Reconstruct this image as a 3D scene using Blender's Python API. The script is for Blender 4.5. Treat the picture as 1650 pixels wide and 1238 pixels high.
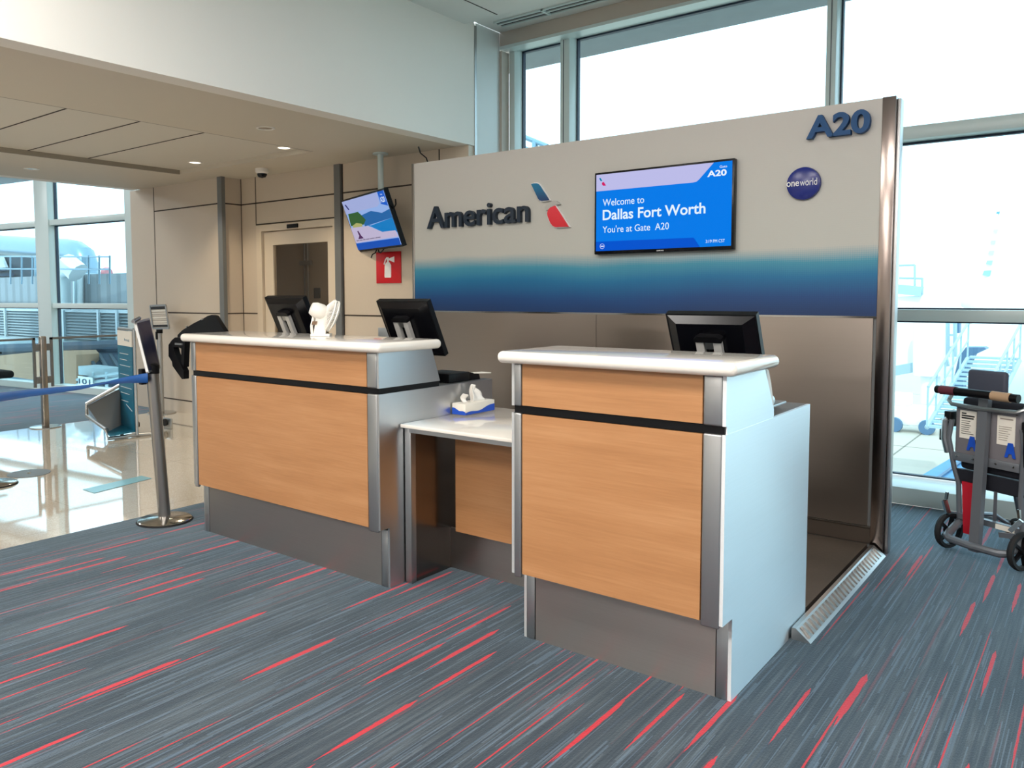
import bpy, bmesh, math, random
from mathutils import Vector, Matrix
random.seed(4)
for o in list(bpy.data.objects): bpy.data.objects.remove(o)
S = bpy.context.scene; C = S.collection
PI = math.pi
def lin(c): return tuple(((x/255)/12.92 if x/255 <= .04045 else ((x/255+.055)/1.055)**2.4) for x in c) + (1,)

# ------------------------------------------------------------------ camera
CY, CP, CR, CF = -.673240, -.0654406, .00387179, 1294.61
_f = Vector((math.sin(CY)*math.cos(CP), math.cos(CY)*math.cos(CP), math.sin(CP)))
_r = Vector((math.cos(CY), -math.sin(CY), 0)); _d = _f.cross(_r)
_r2 = math.cos(CR)*_r + math.sin(CR)*_d; _d2 = -math.sin(CR)*_r + math.cos(CR)*_d
EYE = Vector((0, 0, 1.37))
cam = bpy.data.cameras.new('camera'); co = bpy.data.objects.new('camera', cam); C.objects.link(co)
R = Matrix((_r2, -_d2, -_f)).transposed().to_4x4()
co.matrix_world = Matrix.Translation(EYE) @ R
cam.sensor_width = 36; cam.lens = CF/1650*36
cam.shift_x = (825-757.559)/1650; cam.shift_y = (558.663-619)/1650
cam.clip_end = 500
S.camera = co
def ray(u, v): return _r2*((u-757.559)/CF) + _d2*((v-558.663)/CF) + _f
def at(u, v, ax, val):
    d = ray(u, v); t = (val-EYE[ax])/d[ax]; return EYE+d*t

# ------------------------------------------------------------------ light
S.view_settings.view_transform = 'Standard'; S.view_settings.look = 'None'
S.view_settings.gamma = 1; S.view_settings.use_curve_mapping = False
S.view_settings.exposure = 0.0
W = bpy.data.worlds.new('sky'); S.world = W; W.use_nodes = True
bg = W.node_tree.nodes['Background']; bg.inputs[0].default_value = (.80, .92, 1, 1); bg.inputs[1].default_value = 3.2
def lamp(kind, loc, energy, col=(1, 1, 1), size=1, sy=None, rot=(0, 0, 0), name='unseen_ceiling_light', spot=None):
    l = bpy.data.lights.new(name, kind); l.energy = energy; l.color = col
    if kind == 'AREA':
        l.shape = 'RECTANGLE'; l.size = size; l.size_y = sy or size
    elif kind == 'SPOT': l.spot_size = spot; l.spot_blend = .6; l.shadow_soft_size = size
    elif kind == 'SUN': l.angle = .01
    o = bpy.data.objects.new(name, l); o.location = loc; o.rotation_euler = rot; C.objects.link(o); return o
lamp('SUN', (0, 0, 20), 2.6, (1, .93, .82), rot=(math.radians(42), 0, math.radians(14)), name='sun_light')
WARM = (1, .955, .90)
for x, y in ((-2.3, -2.2), (2.2, -2.2), (-2.3, -6), (2.2, -6)):
    lamp('AREA', (x, y, 3.6), 190, WARM, 1.6, 1.6)  # unseen lamps added behind the camera for front light
for x in (-3.2, -1.0, 1.2, 3.4):
    lamp('AREA', (x, .9, 3.61), 62, WARM, 1.2, .6)
lamp('AREA', (-6.7, 6.2, 2.6), 9, WARM, .5, .5)  # unseen lamp added to brighten the room behind the door glass
for x, y in ((-7, -1.5), (-7, -6)):
    lamp('AREA', (x, y, 2.62), 85, WARM, 1.4, 1.4)  # unseen lamps added to lift the low ceiling and beige walls
for x, y in ((-11.5, 2.0), (-15, 1.0), (-13, -5)):
    lamp('AREA', (x, y, 3.88), 150, (.93, .98, 1), 1.8, 1.2)  # unseen cool lamps added to brighten the left window frames

# ------------------------------------------------------------------ node helpers
class X:
    def __init__(s, t, k): s.t, s.k = t, k
    def _m(s, op, *a, clamp=False):
        n = s.t.nodes.new('ShaderNodeMath'); n.operation = op; n.use_clamp = clamp
        for i, q in enumerate((s,)+a):
            if isinstance(q, X): s.t.links.new(q.k, n.inputs[i])
            else: n.inputs[i].default_value = q
        return X(s.t, n.outputs[0])
    def __add__(s, o): return s._m('ADD', o)
    def __sub__(s, o): return s._m('SUBTRACT', o)
    def __mul__(s, o): return s._m('MULTIPLY', o)
    def __truediv__(s, o): return s._m('DIVIDE', o)
    def floor(s): return s._m('FLOOR')
    def fract(s): return s._m('FRACT')
    def abs(s): return s._m('ABSOLUTE')
    def lt(s, o): return s._m('LESS_THAN', o)
    def gt(s, o): return s._m('GREATER_THAN', o)
    def mn(s, o): return s._m('MINIMUM', o)
    def mx(s, o): return s._m('MAXIMUM', o)
    def cl(s): return s._m('ADD', 0.0, clamp=True)
def vec(t, x, y, z=0.0):
    n = t.nodes.new('ShaderNodeCombineXYZ')
    for i, q in enumerate((x, y, z)):
        if isinstance(q, X): t.links.new(q.k, n.inputs[i])
        else: n.inputs[i].default_value = q
    return n.outputs[0]
def white(t, x, y, z=0.0):
    n = t.nodes.new('ShaderNodeTexWhiteNoise'); t.links.new(vec(t, x, y, z), n.inputs['Vector']); return X(t, n.outputs['Value'])
def noise(t, v, scale=1, detail=2, rough=.5):
    n = t.nodes.new('ShaderNodeTexNoise'); t.links.new(v, n.inputs['Vector'])
    n.inputs['Scale'].default_value = scale; n.inputs['Detail'].default_value = detail; n.inputs['Roughness'].default_value = rough
    return X(t, n.outputs['Fac'])
def pos(t, obj=False):
    if obj: src = t.nodes.new('ShaderNodeTexCoord').outputs['Object']
    else: src = t.nodes.new('ShaderNodeNewGeometry').outputs['Position']
    n = t.nodes.new('ShaderNodeSeparateXYZ'); t.links.new(src, n.inputs[0])
    return [X(t, n.outputs[i]) for i in range(3)]
def ramp(t, f, stops):
    n = t.nodes.new('ShaderNodeValToRGB'); t.links.new(f.k, n.inputs[0]); r = n.color_ramp
    while len(r.elements) < len(stops): r.elements.new(.5)
    for e, (p, c) in zip(r.elements, stops): e.position = p; e.color = c
    return n.outputs[0]
def mixc(t, f, a, b):
    n = t.nodes.new('ShaderNodeMix'); n.data_type = 'RGBA'
    if isinstance(f, X): t.links.new(f.k, n.inputs['Factor'])
    else: n.inputs['Factor'].default_value = f
    for s, q in ((6, a), (7, b)):
        if isinstance(q, tuple): n.inputs[s].default_value = q
        else: t.links.new(q, n.inputs[s])
    return n.outputs[2]
def newmat(name):
    m = bpy.data.materials.new(name); m.use_nodes = True
    return m, m.node_tree, m.node_tree.nodes['Principled BSDF']
def bump(t, b, h, strength=.1, dist=.01):
    n = t.nodes.new('ShaderNodeBump'); n.inputs['Strength'].default_value = strength; n.inputs['Distance'].default_value = dist
    t.links.new(h.k, n.inputs['Height']); t.links.new(n.outputs[0], b.inputs['Normal'])
def paint(name, rgb, rough=.5, metal=0.0, var=.04, scale=3, coat=0.0, spec=.5):
    """plain surface with a faint procedural mottling"""
    m, t, b = newmat(name); p = pos(t)
    c = lin(rgb); f = noise(t, vec(t, *p), scale, 3)
    a = tuple(min(1, x*(1-var)) for x in c[:3])+(1,); d = tuple(min(1, x*(1+var)) for x in c[:3])+(1,)
    t.links.new(mixc(t, f, a, d), b.inputs['Base Color'])
    b.inputs['Roughness'].default_value = rough; b.inputs['Metallic'].default_value = metal
    b.inputs['Coat Weight'].default_value = coat; b.inputs['Specular IOR Level'].default_value = spec
    return m
def emis(name, rgb, s=1.0):
    m, t, b = newmat(name); b.inputs['Base Color'].default_value = (0, 0, 0, 1)
    b.inputs['Emission Color'].default_value = lin(rgb); b.inputs['Emission Strength'].default_value = s
    b.inputs['Roughness'].default_value = .2; b.inputs['Specular IOR Level'].default_value = .03; return m
def steel(name, rgb, rough, axis, var=.1, tan=None, aniso=.75, bmp=.04):
    """brushed metal, grain running along one axis"""
    m, t, b = newmat(name); p = pos(t); k = [260.0]*3; k[axis] = 3.0
    g = noise(t, vec(t, p[0]*k[0], p[1]*k[1], p[2]*k[2]), 1, 3)
    big = noise(t, vec(t, *p), 1.6, 2)
    c = lin(rgb)
    t.links.new(mixc(t, g*.6+big*.4, tuple(x*(1-var) for x in c[:3])+(1,), tuple(min(1, x*(1+var)) for x in c[:3])+(1,)), b.inputs['Base Color'])
    b.inputs['Metallic'].default_value = 1
    t.links.new((g*.08+(rough-.04)).k, b.inputs['Roughness']); bump(t, b, g, bmp, .0004)
    if tan: b.inputs['Anisotropic'].default_value = aniso; t.links.new(vec(t, *tan), b.inputs['Tangent'])
    return m

M = {}
M['white_wall'] = paint('white painted drywall', (234, 230, 222), .6, var=.01)
M['ceil_white'] = paint('white ceiling paint', (225, 224, 218), .7, var=.01)
M['ceil_beige'] = paint('warm ceiling paint', (205, 196, 180), .65, var=.01)
M['recess_beige'] = paint('recessed ceiling board', (208, 202, 190), .65, var=.01)
M['beige'] = paint('beige wall laminate', (204, 190, 172), .45, var=.015, scale=40)
M['beige2'] = paint('beige wood header', (190, 180, 168), .5, var=.02, scale=8)
M['seam'] = paint('dark joint', (58, 48, 40), .8)
M['black'] = paint('black plastic', (9, 9, 12), .42, spec=.25)
M['black_gloss'] = paint('black gloss plastic', (6, 6, 10), .22, spec=.3)
M['rubber'] = paint('black rubber', (20, 20, 22), .75)
M['white_plastic'] = paint('white plastic', (232, 228, 220), .4)
M['counter'] = paint('white solid surface', (238, 232, 222), .12, var=.01, scale=60, coat=.5)
M['steel_h'] = steel('brushed steel', (168, 162, 158), .38, 0, tan=(0, 0, 1))
M['steel_v'] = steel('brushed steel upright', (160, 156, 152), .32, 2)
M['steel_side'] = steel('brushed steel side sheet', (240, 243, 245), .42, 1, var=.05, tan=(0, 0, 1), aniso=.92)
M['steel_side_smooth'] = steel('smooth steel side sheet', (206, 208, 210), .3, 1, var=.04, tan=(0, 0, 1), aniso=.85)
M['steel_panel'] = steel('brushed steel backsplash', (160, 149, 140), .30, 0, tan=(0, 0, 1), aniso=.8, bmp=.004, var=.06)
M['alu'] = steel('satin aluminium', (185, 186, 186), .38, 2, var=.05)
M['chrome'] = paint('polished metal', (190, 188, 184), .16, 1.0)
M['window_frame'] = paint('painted aluminium window frame', (206, 220, 218), .3, var=.01)  # faint aqua of light through the tinted glass put into the base colour
M['window_seal'] = paint('window rubber seal', (35, 50, 70), .5)
M['door_cream'] = paint('cream door paint', (214, 200, 180), .4, var=.01)
M['teal'] = paint('teal printed panel', (20, 104, 132), .35)
M['grey_metal'] = paint('grey powder coated metal', (120, 122, 122), .4, .3)
M['wc_grey'] = paint('grey chair frame paint', (118, 122, 128), .38, .4)
M['wc_panel'] = paint('grey plastic back panel', (118, 114, 118), .5)
M['fabric_dark'] = paint('dark fabric', (26, 28, 38), .85)
M['red'] = paint('red', (196, 22, 44), .5)
M['red_sign'] = paint('red sign enamel', (200, 16, 28), .4)
M['paper'] = paint('paper', (232, 226, 214), .8)
M['ink'] = paint('black print', (20, 20, 22), .6)
M['ink_grey'] = paint('grey print', (150, 140, 130), .7)
M['tissue'] = paint('tissue paper', (240, 236, 230), .9, var=.02)
M['box_blue'] = paint('blue carton print', (22, 78, 190), .4)
M['belt'] = paint('blue woven belt', (0, 78, 150), .6, scale=300, var=.15)
M['navy'] = paint('navy raised lettering', (14, 34, 52), .45)
M['blue_letter'] = paint('blue raised lettering', (0, 68, 118), .6)
M['disc_blue'] = paint('royal blue enamel', (18, 36, 120), .25)
M['silver_letter'] = paint('silver raised mark', (176, 174, 168), .4)
M['white_mark'] = paint('white mark', (235, 235, 235), .5)
M['dark_sign'] = paint('dark blue sign face', (34, 36, 62), .35)
M['lamp_glow'] = emis('lamp lens', (255, 244, 222), 3.0)
def glass(name, tint, refl=.06):
    m = bpy.data.materials.new(name); m.use_nodes = True; t = m.node_tree; t.nodes.clear()
    o = t.nodes.new('ShaderNodeOutputMaterial'); a = t.nodes.new('ShaderNodeBsdfTransparent'); g = t.nodes.new('ShaderNodeBsdfGlossy')
    a.inputs[0].default_value = tint; g.inputs['Roughness'].default_value = .02
    lw_ = t.nodes.new('ShaderNodeLayerWeight'); lw_.inputs[0].default_value = .5
    fk = X(t, lw_.outputs['Facing'])._m('POWER', 5.0)*.9+.035
    mx = t.nodes.new('ShaderNodeMixShader'); t.links.new(fk.k, mx.inputs[0]); t.links.new(a.outputs[0], mx.inputs[1]); t.links.new(g.outputs[0], mx.inputs[2])
    t.links.new(mx.outputs[0], o.inputs[0]); return m
M['glass'] = glass('window glass', (.80, .93, .97, 1))
M['clear'] = glass('clear barrier glass', (.90, .95, .95, 1))
M['tinted'] = glass('door glass', (.78, .75, .70, 1))

def wood():
    m, t, b = newmat('maple veneer'); p = pos(t)
    g = noise(t, vec(t, p[0]*5, p[1]*5, p[2]*130), 1, 4, .6); w = noise(t, vec(t, p[0]*1.5, p[1]*1.5, p[2]*14), 1, 3)
    f = g*.45+w*.55
    t.links.new(ramp(t, f, [(.3, lin((166, 116, 74))), (.5, lin((178, 127, 83))), (.7, lin((189, 139, 95)))]), b.inputs['Base Color'])
    b.inputs['Roughness'].default_value = .42; bump(t, b, g, .03, .001); return m
M['wood'] = wood()
def carpet():
    m, t, b = newmat('striped loop carpet'); x, y, z = pos(t)
    base = noise(t, vec(t, x*70, y*1.6), 1, 3, .7); patch = noise(t, vec(t, x*3.0, y*1.0), 1, 3); fine = noise(t, vec(t, x*260, y*90), 1, 1)
    f = (base*.65+patch*.35)
    col = ramp(t, f, [(.36, lin((20, 28, 38))), (.47, lin((42, 52, 62))), (.56, lin((64, 72, 78))), (.68, lin((94, 106, 118)))])
    # thin pale threads
    r = (x/.0075).floor(); s = (y/.45+white(t, r, 3.3)*9).floor(); k = white(t, r, s, 7.7).gt(.9)
    col = mixc(t, k*.32, col, lin((104, 126, 148)))
    k2 = white(t, r, s, 1.7).gt(.86)
    col = mixc(t, k2*.6, col, lin((34, 42, 54)))
    hr_ = (x/.0035).floor(); hs = (y/.3+white(t, hr_, 9.1)*7).floor()
    col = mixc(t, white(t, hr_, hs, 4.4).gt(.93)*.35, col, lin((118, 138, 158)))
    def streak(pitch, L, prob, wmin, wmax, seed, strength, c, col):
        xr = x/pitch+seed; row = xr.floor(); fx = xr.fract()
        yy = y/L+white(t, row, seed)*13; sg = yy.floor(); fy = yy.fract()
        h = white(t, row, sg, seed+.5); wd = white(t, row, sg, seed+1.5); cx = white(t, row, sg, seed+2.5)*.5+.25
        half = wd*(wmax-wmin)+wmin
        rag = (noise(t, vec(t, x*500, y*14), 1, 2)-.5)
        tap = (fy*3).mn((fy._m('MULTIPLY', -1.0)+1)*9).mn(1.0)
        d = (fx-cx).abs()
        on = d.lt(half*(tap+rag*1.1))*h.lt(prob)
        return mixc(t, on*strength, col, c)
    col = streak(.09, .8, .40, .02, .06, 2.0, .42, lin((130, 54, 60)), col)
    col = streak(.075, .9, .24, .025, .06, 5.0, .95, lin((192, 16, 32)), col)
    col = streak(.115, .46, .30, .05, .10, 11.0, .97, lin((200, 18, 36)), col)
    col = mixc(t, fine*.35, col, lin((30, 34, 40)))
    t.links.new(col, b.inputs['Base Color']); b.inputs['Roughness'].default_value = .85
    b.inputs['Sheen Weight'].default_value = .5; b.inputs['Sheen Roughness'].default_value = .4
    b.inputs['Sheen Tint'].default_value = (.55, .82, 1, 1)
    bump(t, b, fine*.6+base*.6, .5, .004); return m
M['carpet'] = carpet()
def terrazzo():
    m, t, b = newmat('polished terrazzo'); x, y, z = pos(t)
    v = t.nodes.new('ShaderNodeTexVoronoi'); v.inputs['Scale'].default_value = 120; t.links.new(vec(t, x, y), v.inputs['Vector'])
    sp = X(t, v.outputs['Distance']); big = noise(t, vec(t, x, y), .8, 2)
    col = ramp(t, sp*.5+big*.5, [(.25, lin((206, 194, 174))), (.5, lin((222, 212, 194))), (.7, lin((232, 224, 208)))])
    jx = ((x/1.2).fract()-.5).abs().gt(.4975); jy = ((y/1.2).fract()-.5).abs().gt(.4975)
    col = mixc(t, jx.mx(jy)*.35, col, lin((150, 138, 120)))
    t.links.new(col, b.inputs['Base Color']); b.inputs['Roughness'].default_value = .05; b.inputs['Coat Weight'].default_value = 1.0; b.inputs['Coat Roughness'].default_value = .04; b.inputs['Coat IOR'].default_value = 1.7
    w = noise(t, vec(t, x, y), 2.6, 1); bump(t, b, w, .12, .01)
    return m
M['terrazzo'] = terrazzo()
def graphic():
    m, t, b = newmat('printed gradient panel'); x, y, z = pos(t)
    wob = noise(t, vec(t, x*.7, 0.0, z*2.0), 1, 2)*.16-.08
    f = ((z+wob)-1.243)/1.115
    dots = (((x/.011).fract()-.5).abs()+((z/.011).fract()-.5).abs())
    f2 = f+(dots-.5)*.02
    col = ramp(t, f2, [(0, lin((0, 44, 92))), (.08, lin((0, 62, 118))), (.19, lin((0, 104, 150))), (.27, lin((60, 140, 164))), (.345, lin((186, 186, 178))), (1, lin((190, 186, 180)))])
    t.links.new(col, b.inputs['Base Color']); b.inputs['Roughness'].default_value = .5
    fib = noise(t, vec(t, x*60, 0.0, z*400), 1, 2); bump(t, b, fib*.5+dots*.5, .15, .002); return m
M['graphic'] = graphic()
def plate():
    m, t, b = newmat('diamond plate'); x, y, z = pos(t)
    a = ((x+y)/.05).fract()-.5; c = ((x-y)/.05).fract()-.5
    h = (a.abs().lt(.14)*c.abs().lt(.4)*(((x+y)/.1).fract().gt(.5))).mx(c.abs().lt(.14)*a.abs().lt(.4)*(((x+y)/.1).fract().lt(.5)))
    t.links.new(mixc(t, noise(t, vec(t, x, y, z), 4, 3), lin((76, 66, 58)), lin((112, 102, 92))), b.inputs['Base Color'])
    b.inputs['Metallic'].default_value = .5; b.inputs['Roughness'].default_value = .4; bump(t, b, h, 1.0, .008); return m
M['plate'] = plate()
def ribbed(name, rgb, axis, pitch, rough=.5, metal=.3, depth=.5):
    m, t, b = newmat(name); p = pos(t); h = ((p[axis]/pitch).fract()-.5).abs().gt(.3)
    c = lin(rgb); t.links.new(mixc(t, h*depth, c, tuple(q*.5 for q in c[:3])+(1,)), b.inputs['Base Color'])
    b.inputs['Roughness'].default_value = rough; b.inputs['Metallic'].default_value = metal; bump(t, b, h, .5, .02); return m
M['out_concrete'] = paint('outdoor concrete', (168, 134, 106), .8, var=.2, scale=1.5)
M['apron'] = paint('apron concrete', (178, 168, 154), .85, var=.08, scale=.3)
M['out_wall'] = ribbed('corrugated roof wall', (122, 134, 140), 0, .5)
M['louver'] = paint('louvre metal', (168, 184, 190), .5, .2)
M['louver_dark'] = paint('louvre back', (64, 80, 92), .7)
M['duct'] = paint('insulated duct metal', (120, 150, 168), .3, .6)
M['pipe_pale'] = paint('pale duct metal', (206, 222, 226), .4, .3)
M['out_blue'] = paint('dark blue roofing', (44, 68, 90), .7, var=.2)
M['out_white'] = paint('white aircraft stand paint', (236, 240, 240), .5)
M['out_pale'] = paint('pale galvanised metal', (158, 180, 188), .5, .1)
M['cart_blue'] = paint('light blue cart roof', (70, 140, 186), .5)
M['chute'] = paint('blue grey chute', (80, 110, 140), .5)
M['fascia'] = paint('canopy soffit board', (136, 138, 140), .8, var=.12, scale=6)

# ------------------------------------------------------------------ mesh helpers
class MB:
    def __init__(s): s.b = bmesh.new()
    def _in(s, vs, fs, smooth=False):
        v = [s.b.verts.new(p) for p in vs]
        for f in fs:
            try: q = s.b.faces.new([v[i] for i in f]); q.smooth = smooth
            except ValueError: pass
        return s
    def box(s, x0, x1, y0, y1, z0, z1, bev=0, seg=2):
        if bev:
            t = bmesh.new(); r = bmesh.ops.create_cube(t, size=1)
            for v in t.verts: v.co = Vector(((x0+x1)/2+v.co.x*(x1-x0), (y0+y1)/2+v.co.y*(y1-y0), (z0+z1)/2+v.co.z*(z1-z0)))
            bmesh.ops.bevel(t, geom=t.edges[:], offset=bev, segments=seg, affect='EDGES', profile=.5)
            me = bpy.data.meshes.new('t'); t.to_mesh(me); t.free(); s.b.from_mesh(me); bpy.data.meshes.remove(me); return s
        vs = [(x, y, z) for z in (z0, z1) for y in (y0, y1) for x in (x0, x1)]
        return s._in(vs, [(0, 2, 3, 1), (4, 5, 7, 6), (0, 1, 5, 4), (2, 6, 7, 3), (0, 4, 6, 2), (1, 3, 7, 5)])
    def prism(s, pts, vecx):
        """closed outline pts (3D) swept along vector"""
        n = len(pts); v = Vector(vecx); a = [Vector(p) for p in pts]
        return s._in(a+[p+v for p in a], [tuple(range(n))[::-1], tuple(range(n, 2*n))]+[(i, (i+1) % n, n+(i+1) % n, n+i) for i in range(n)])
    def tube(s, pts, r, seg=10, cap=True, closed=False):
        pts = [Vector(p) for p in pts]; n = len(pts); rs = r if isinstance(r, (list, tuple)) else [r]*n
        rings = []; up = None
        for i, p in enumerate(pts):
            if closed: d = (pts[(i+1) % n]-pts[i-1])
            else: d = (pts[min(i+1, n-1)]-pts[max(i-1, 0)])
            d.normalize()
            if up is None: up = d.orthogonal().normalized()
            up = (up-d*up.dot(d)); up = up.normalized() if up.length > 1e-6 else d.orthogonal().normalized()
            w = d.cross(up)
            rings.append([s.b.verts.new(p+(up*math.cos(2*PI*k/seg)+w*math.sin(2*PI*k/seg))*rs[i]) for k in range(seg)])
        m = n if closed else n-1
        for i in range(m):
            A, B = rings[i], rings[(i+1) % n]
            for k in range(seg): q = s.b.faces.new((A[k], A[(k+1) % seg], B[(k+1) % seg], B[k])); q.smooth = True
        if cap and not closed: s.b.faces.new(rings[0][::-1]); s.b.faces.new(rings[-1])
        return s
    def bar(s, p, q, w, h, up=(0, 0, 1)):
        p, q = Vector(p), Vector(q); d = (q-p).normalized(); u = Vector(up); u = (u-d*u.dot(d)).normalized(); x = d.cross(u)
        o = [x*w/2+u*h/2, -x*w/2+u*h/2, -x*w/2-u*h/2, x*w/2-u*h/2]
        return s.prism([p+k for k in o], q-p)
    def lathe(s, prof, c=(0, 0, 0), seg=28, axis=(0, 0, 1)):
        """prof: (radius, height) list about axis through c"""
        a = Vector(axis).normalized(); u = a.orthogonal().normalized(); w = a.cross(u); c = Vector(c); R_ = []
        for r, h in prof:
            if r < 1e-6: R_.append([s.b.verts.new(c+a*h)])
            else: R_.append([s.b.verts.new(c+a*h+(u*math.cos(2*PI*k/seg)+w*math.sin(2*PI*k/seg))*r) for k in range(seg)])
        for A, B in zip(R_, R_[1:]):
            for k in range(seg):
                k2 = (k+1) % seg
                f = [A[k % len(A)], A[k2 % len(A)], B[k2 % len(B)], B[k % len(B)]]
                f = list(dict.fromkeys(f))
                if len(f) > 2:
                    try: q = s.b.faces.new(f); q.smooth = True
                    except ValueError: pass
        return s
    def poly(s, pts):
        return s._in([Vector(p) for p in pts], [tuple(range(len(pts)))])
    def add(s, me, mat=None):
        t = bmesh.new(); t.from_mesh(me)
        if mat is not None: t.transform(mat)
        m2 = bpy.data.meshes.new('t'); t.to_mesh(m2); t.free(); s.b.from_mesh(m2); bpy.data.meshes.remove(m2); return s
    def xf(s, m): s.b.transform(m); return s

WM = {}
def build(name, mb, mat, parent=None, world=True, label=None, sharp=35):
    """link one mesh object; world=True: mb is in world coordinates, else in the parent's"""
    bmesh.ops.recalc_face_normals(mb.b, faces=mb.b.faces[:])
    if world and parent is not None: mb.b.transform(WM[parent.name].inverted())
    me = bpy.data.meshes.new(name); mb.b.to_mesh(me); mb.b.free(); me.materials.append(M[mat] if isinstance(mat, str) else mat)
    try: me.set_sharp_from_angle(angle=math.radians(sharp))
    except Exception: pass
    o = bpy.data.objects.new(name, me); C.objects.link(o); WM[o.name] = WM[parent.name].copy() if parent is not None else Matrix.Identity(4)
    if parent is not None: o.parent = parent
    if label: o['label'] = label
    return o
def thing(name, label, cat, loc=(0, 0, 0), rz=0, group=None):
    o = bpy.data.objects.new(name, None); C.objects.link(o); o.empty_display_size = .1
    o.location = loc; o.rotation_euler = (0, 0, rz); WM[o.name] = Matrix.Translation(loc) @ Matrix.Rotation(rz, 4, 'Z')
    o['label'] = label; o['category'] = cat
    if group: o['group'] = group
    return o
def tag(o, label, cat, group=None, kind=None):
    o['label'] = label; o['category'] = cat
    if group: o['group'] = group
    if kind: o['kind'] = kind
    return o
def struct(name, mb, mat, parent=None, world=True):
    o = build(name, mb, mat, parent, world)
    if parent is None: o['kind'] = 'structure'
    return o
def sroot(name, loc=(0, 0, 0), rz=0):
    o = bpy.data.objects.new(name, None); C.objects.link(o); o.location = loc; o.rotation_euler = (0, 0, rz)
    WM[o.name] = Matrix.Translation(loc) @ Matrix.Rotation(rz, 4, 'Z'); o['kind'] = 'structure'; return o
def grp(root, L, tgt=None):
    pass
def text_mesh(s, bold=0.0, ext=0.0, sx=1.0):
    cu = bpy.data.curves.new('t', 'FONT'); cu.body = s; cu.offset = bold; cu.extrude = ext; cu.resolution_u = 5
    o = bpy.data.objects.new('t', cu); C.objects.link(o); dg = bpy.context.evaluated_depsgraph_get(); dg.update()
    me = bpy.data.meshes.new_from_object(o.evaluated_get(dg)); bpy.data.objects.remove(o); bpy.data.curves.remove(cu); return me
def text_fit(s, o, ux, uz, w, h, bold=0.0, depth=.0005):
    """text fitted to a w x h box whose lower left corner is o, running along ux, upright along uz"""
    me = text_mesh(s, bold, .5 if depth else 0)
    xs = [v.co.x for v in me.vertices]; ys = [v.co.y for v in me.vertices]
    x0, x1, y0, y1 = min(xs), max(xs), min(ys), max(ys)
    ux, uz = Vector(ux).normalized(), Vector(uz).normalized(); n = ux.cross(uz)
    mb = MB(); t = bmesh.new(); t.from_mesh(me)
    for v in t.verts:
        a = (v.co.x-x0)/(x1-x0)*w; c = (v.co.y-y0)/(y1-y0)*h; v.co = Vector(o)+ux*a+uz*c+n*(v.co.z*depth+ depth*.5)
    m2 = bpy.data.meshes.new('t'); t.to_mesh(m2); t.free(); mb.b.from_mesh(m2); bpy.data.meshes.remove(m2); bpy.data.meshes.remove(me); return mb

# ================================================================== SETTING
struct('floor', MB().box(-4.65, 7, -10, 5.75, -.1, 0), 'carpet')
struct('floor', MB().box(-8.72, -4.65, -10, 5.75, -.1, 0), 'terrazzo')
struct('floor', MB().box(-19, -8.72, -10, 5.75, -.1, 0), 'carpet')
# high ceiling over the gate, with a seam
struct('ceiling', MB().box(-4.33, 7, -10, 5.36, 3.63, 3.8), 'ceil_white')
struct('ceiling', MB().box(-4.33, 7, 5.375, 6.05, 3.68, 3.8), 'ceil_white')
struct('ceiling', MB().box(-4.33, 7, 5.36, 5.375, 3.63, 3.8), 'ceil_white')
struct('trim_1', MB().box(-3.985, -3.977, -4, 5.36, 3.627, 3.631), 'seam')
# bulkhead
struct('wall_bulkhead', MB().box(-4.48, -4.33, -10, 5.5, 2.64, 3.8), 'white_wall')
struct('wall_pier', MB().box(-4.6, -4.335, 5.53, 5.87, 0, 3.68), paint('glossy pale pier panel', (214, 220, 218), .3))
struct('trim_2', MB().box(-4.34, -4.326, 5.5, 5.53, 0, 3.65), 'alu')
# low ceiling with recessed boards
lc = MB()
lc.box(-5.6, -4.48, -10, 5.5, 2.64, 2.8); lc.box(-9.2, -7.75, -10, 5.5, 2.64, 2.8); lc.box(-7.75, -5.6, 4.8, 5.5, 2.64, 2.8)
lc.box(-7.75, -5.6, -10, 1.2, 2.64, 2.8)
struct('ceiling', lc, 'ceil_beige')
struct('ceiling', MB().box(-7.75, -5.6, 1.2, 4.8, 2.685, 2.8), 'recess_beige')
sm = MB()
for y in (2.18, 2.73, 3.28, 3.83): sm.box(-7.75, -5.6, y-.006, y+.006, 2.682, 2.686)
struct('trim_3', sm, 'seam')
lp = MB(); lp.box(-5.615, -5.6, 1.2, 4.8, 2.64, 2.69); lp.box(-7.75, -7.735, 1.2, 4.8, 2.64, 2.69)
struct('trim_4', lp, paint('recess lip', (150, 142, 128), .6))
struct('ceiling', MB().box(-19, -9.2, -10, 6.6, 3.9, 4.0), 'ceil_white')
struct('wall_bulkhead_left', MB().box(-9.35, -9.2, -10, 5.15, 2.64, 3.9), 'white_wall')
# back wall
def panelled(x0, x1, y, seams, zl=(2.36, 1.165, .147), thick=.1):
    struct('wall_back', MB().box(x0, x1, y, y+thick, 0, 2.64), 'beige')
    s = MB()
    for z in zl: s.box(x0, x1, y-.002, y+.001, z-.007, z+.007)
    for x in seams: s.box(x-.006, x+.006, y-.002, y+.001, 0, 2.64)
    struct('trim_5', s, 'seam')
panelled(-8.92, -7.60, 5.18, (-8.915,))
struct('wall_column', MB().box(-9.45, -8.92, 5.18, 5.75, 0, 2.64), 'beige')
struct('trim_6', MB().box(-7.60, -7.52, 5.155, 5.2, 0, 2.64), 'grey_metal')
struct('wall_back', MB().box(-7.62, -7.56, 5.2, 5.43, 0, 2.64), 'beige')
s = MB()
for z in (2.36, 1.165, .147): s.box(-7.561, -7.558, 5.2, 5.43, z-.007, z+.007)
struct('trim_5', s, 'seam')
panelled(-7.56, -7.30, 5.43, (-7.555, -7.295))
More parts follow.
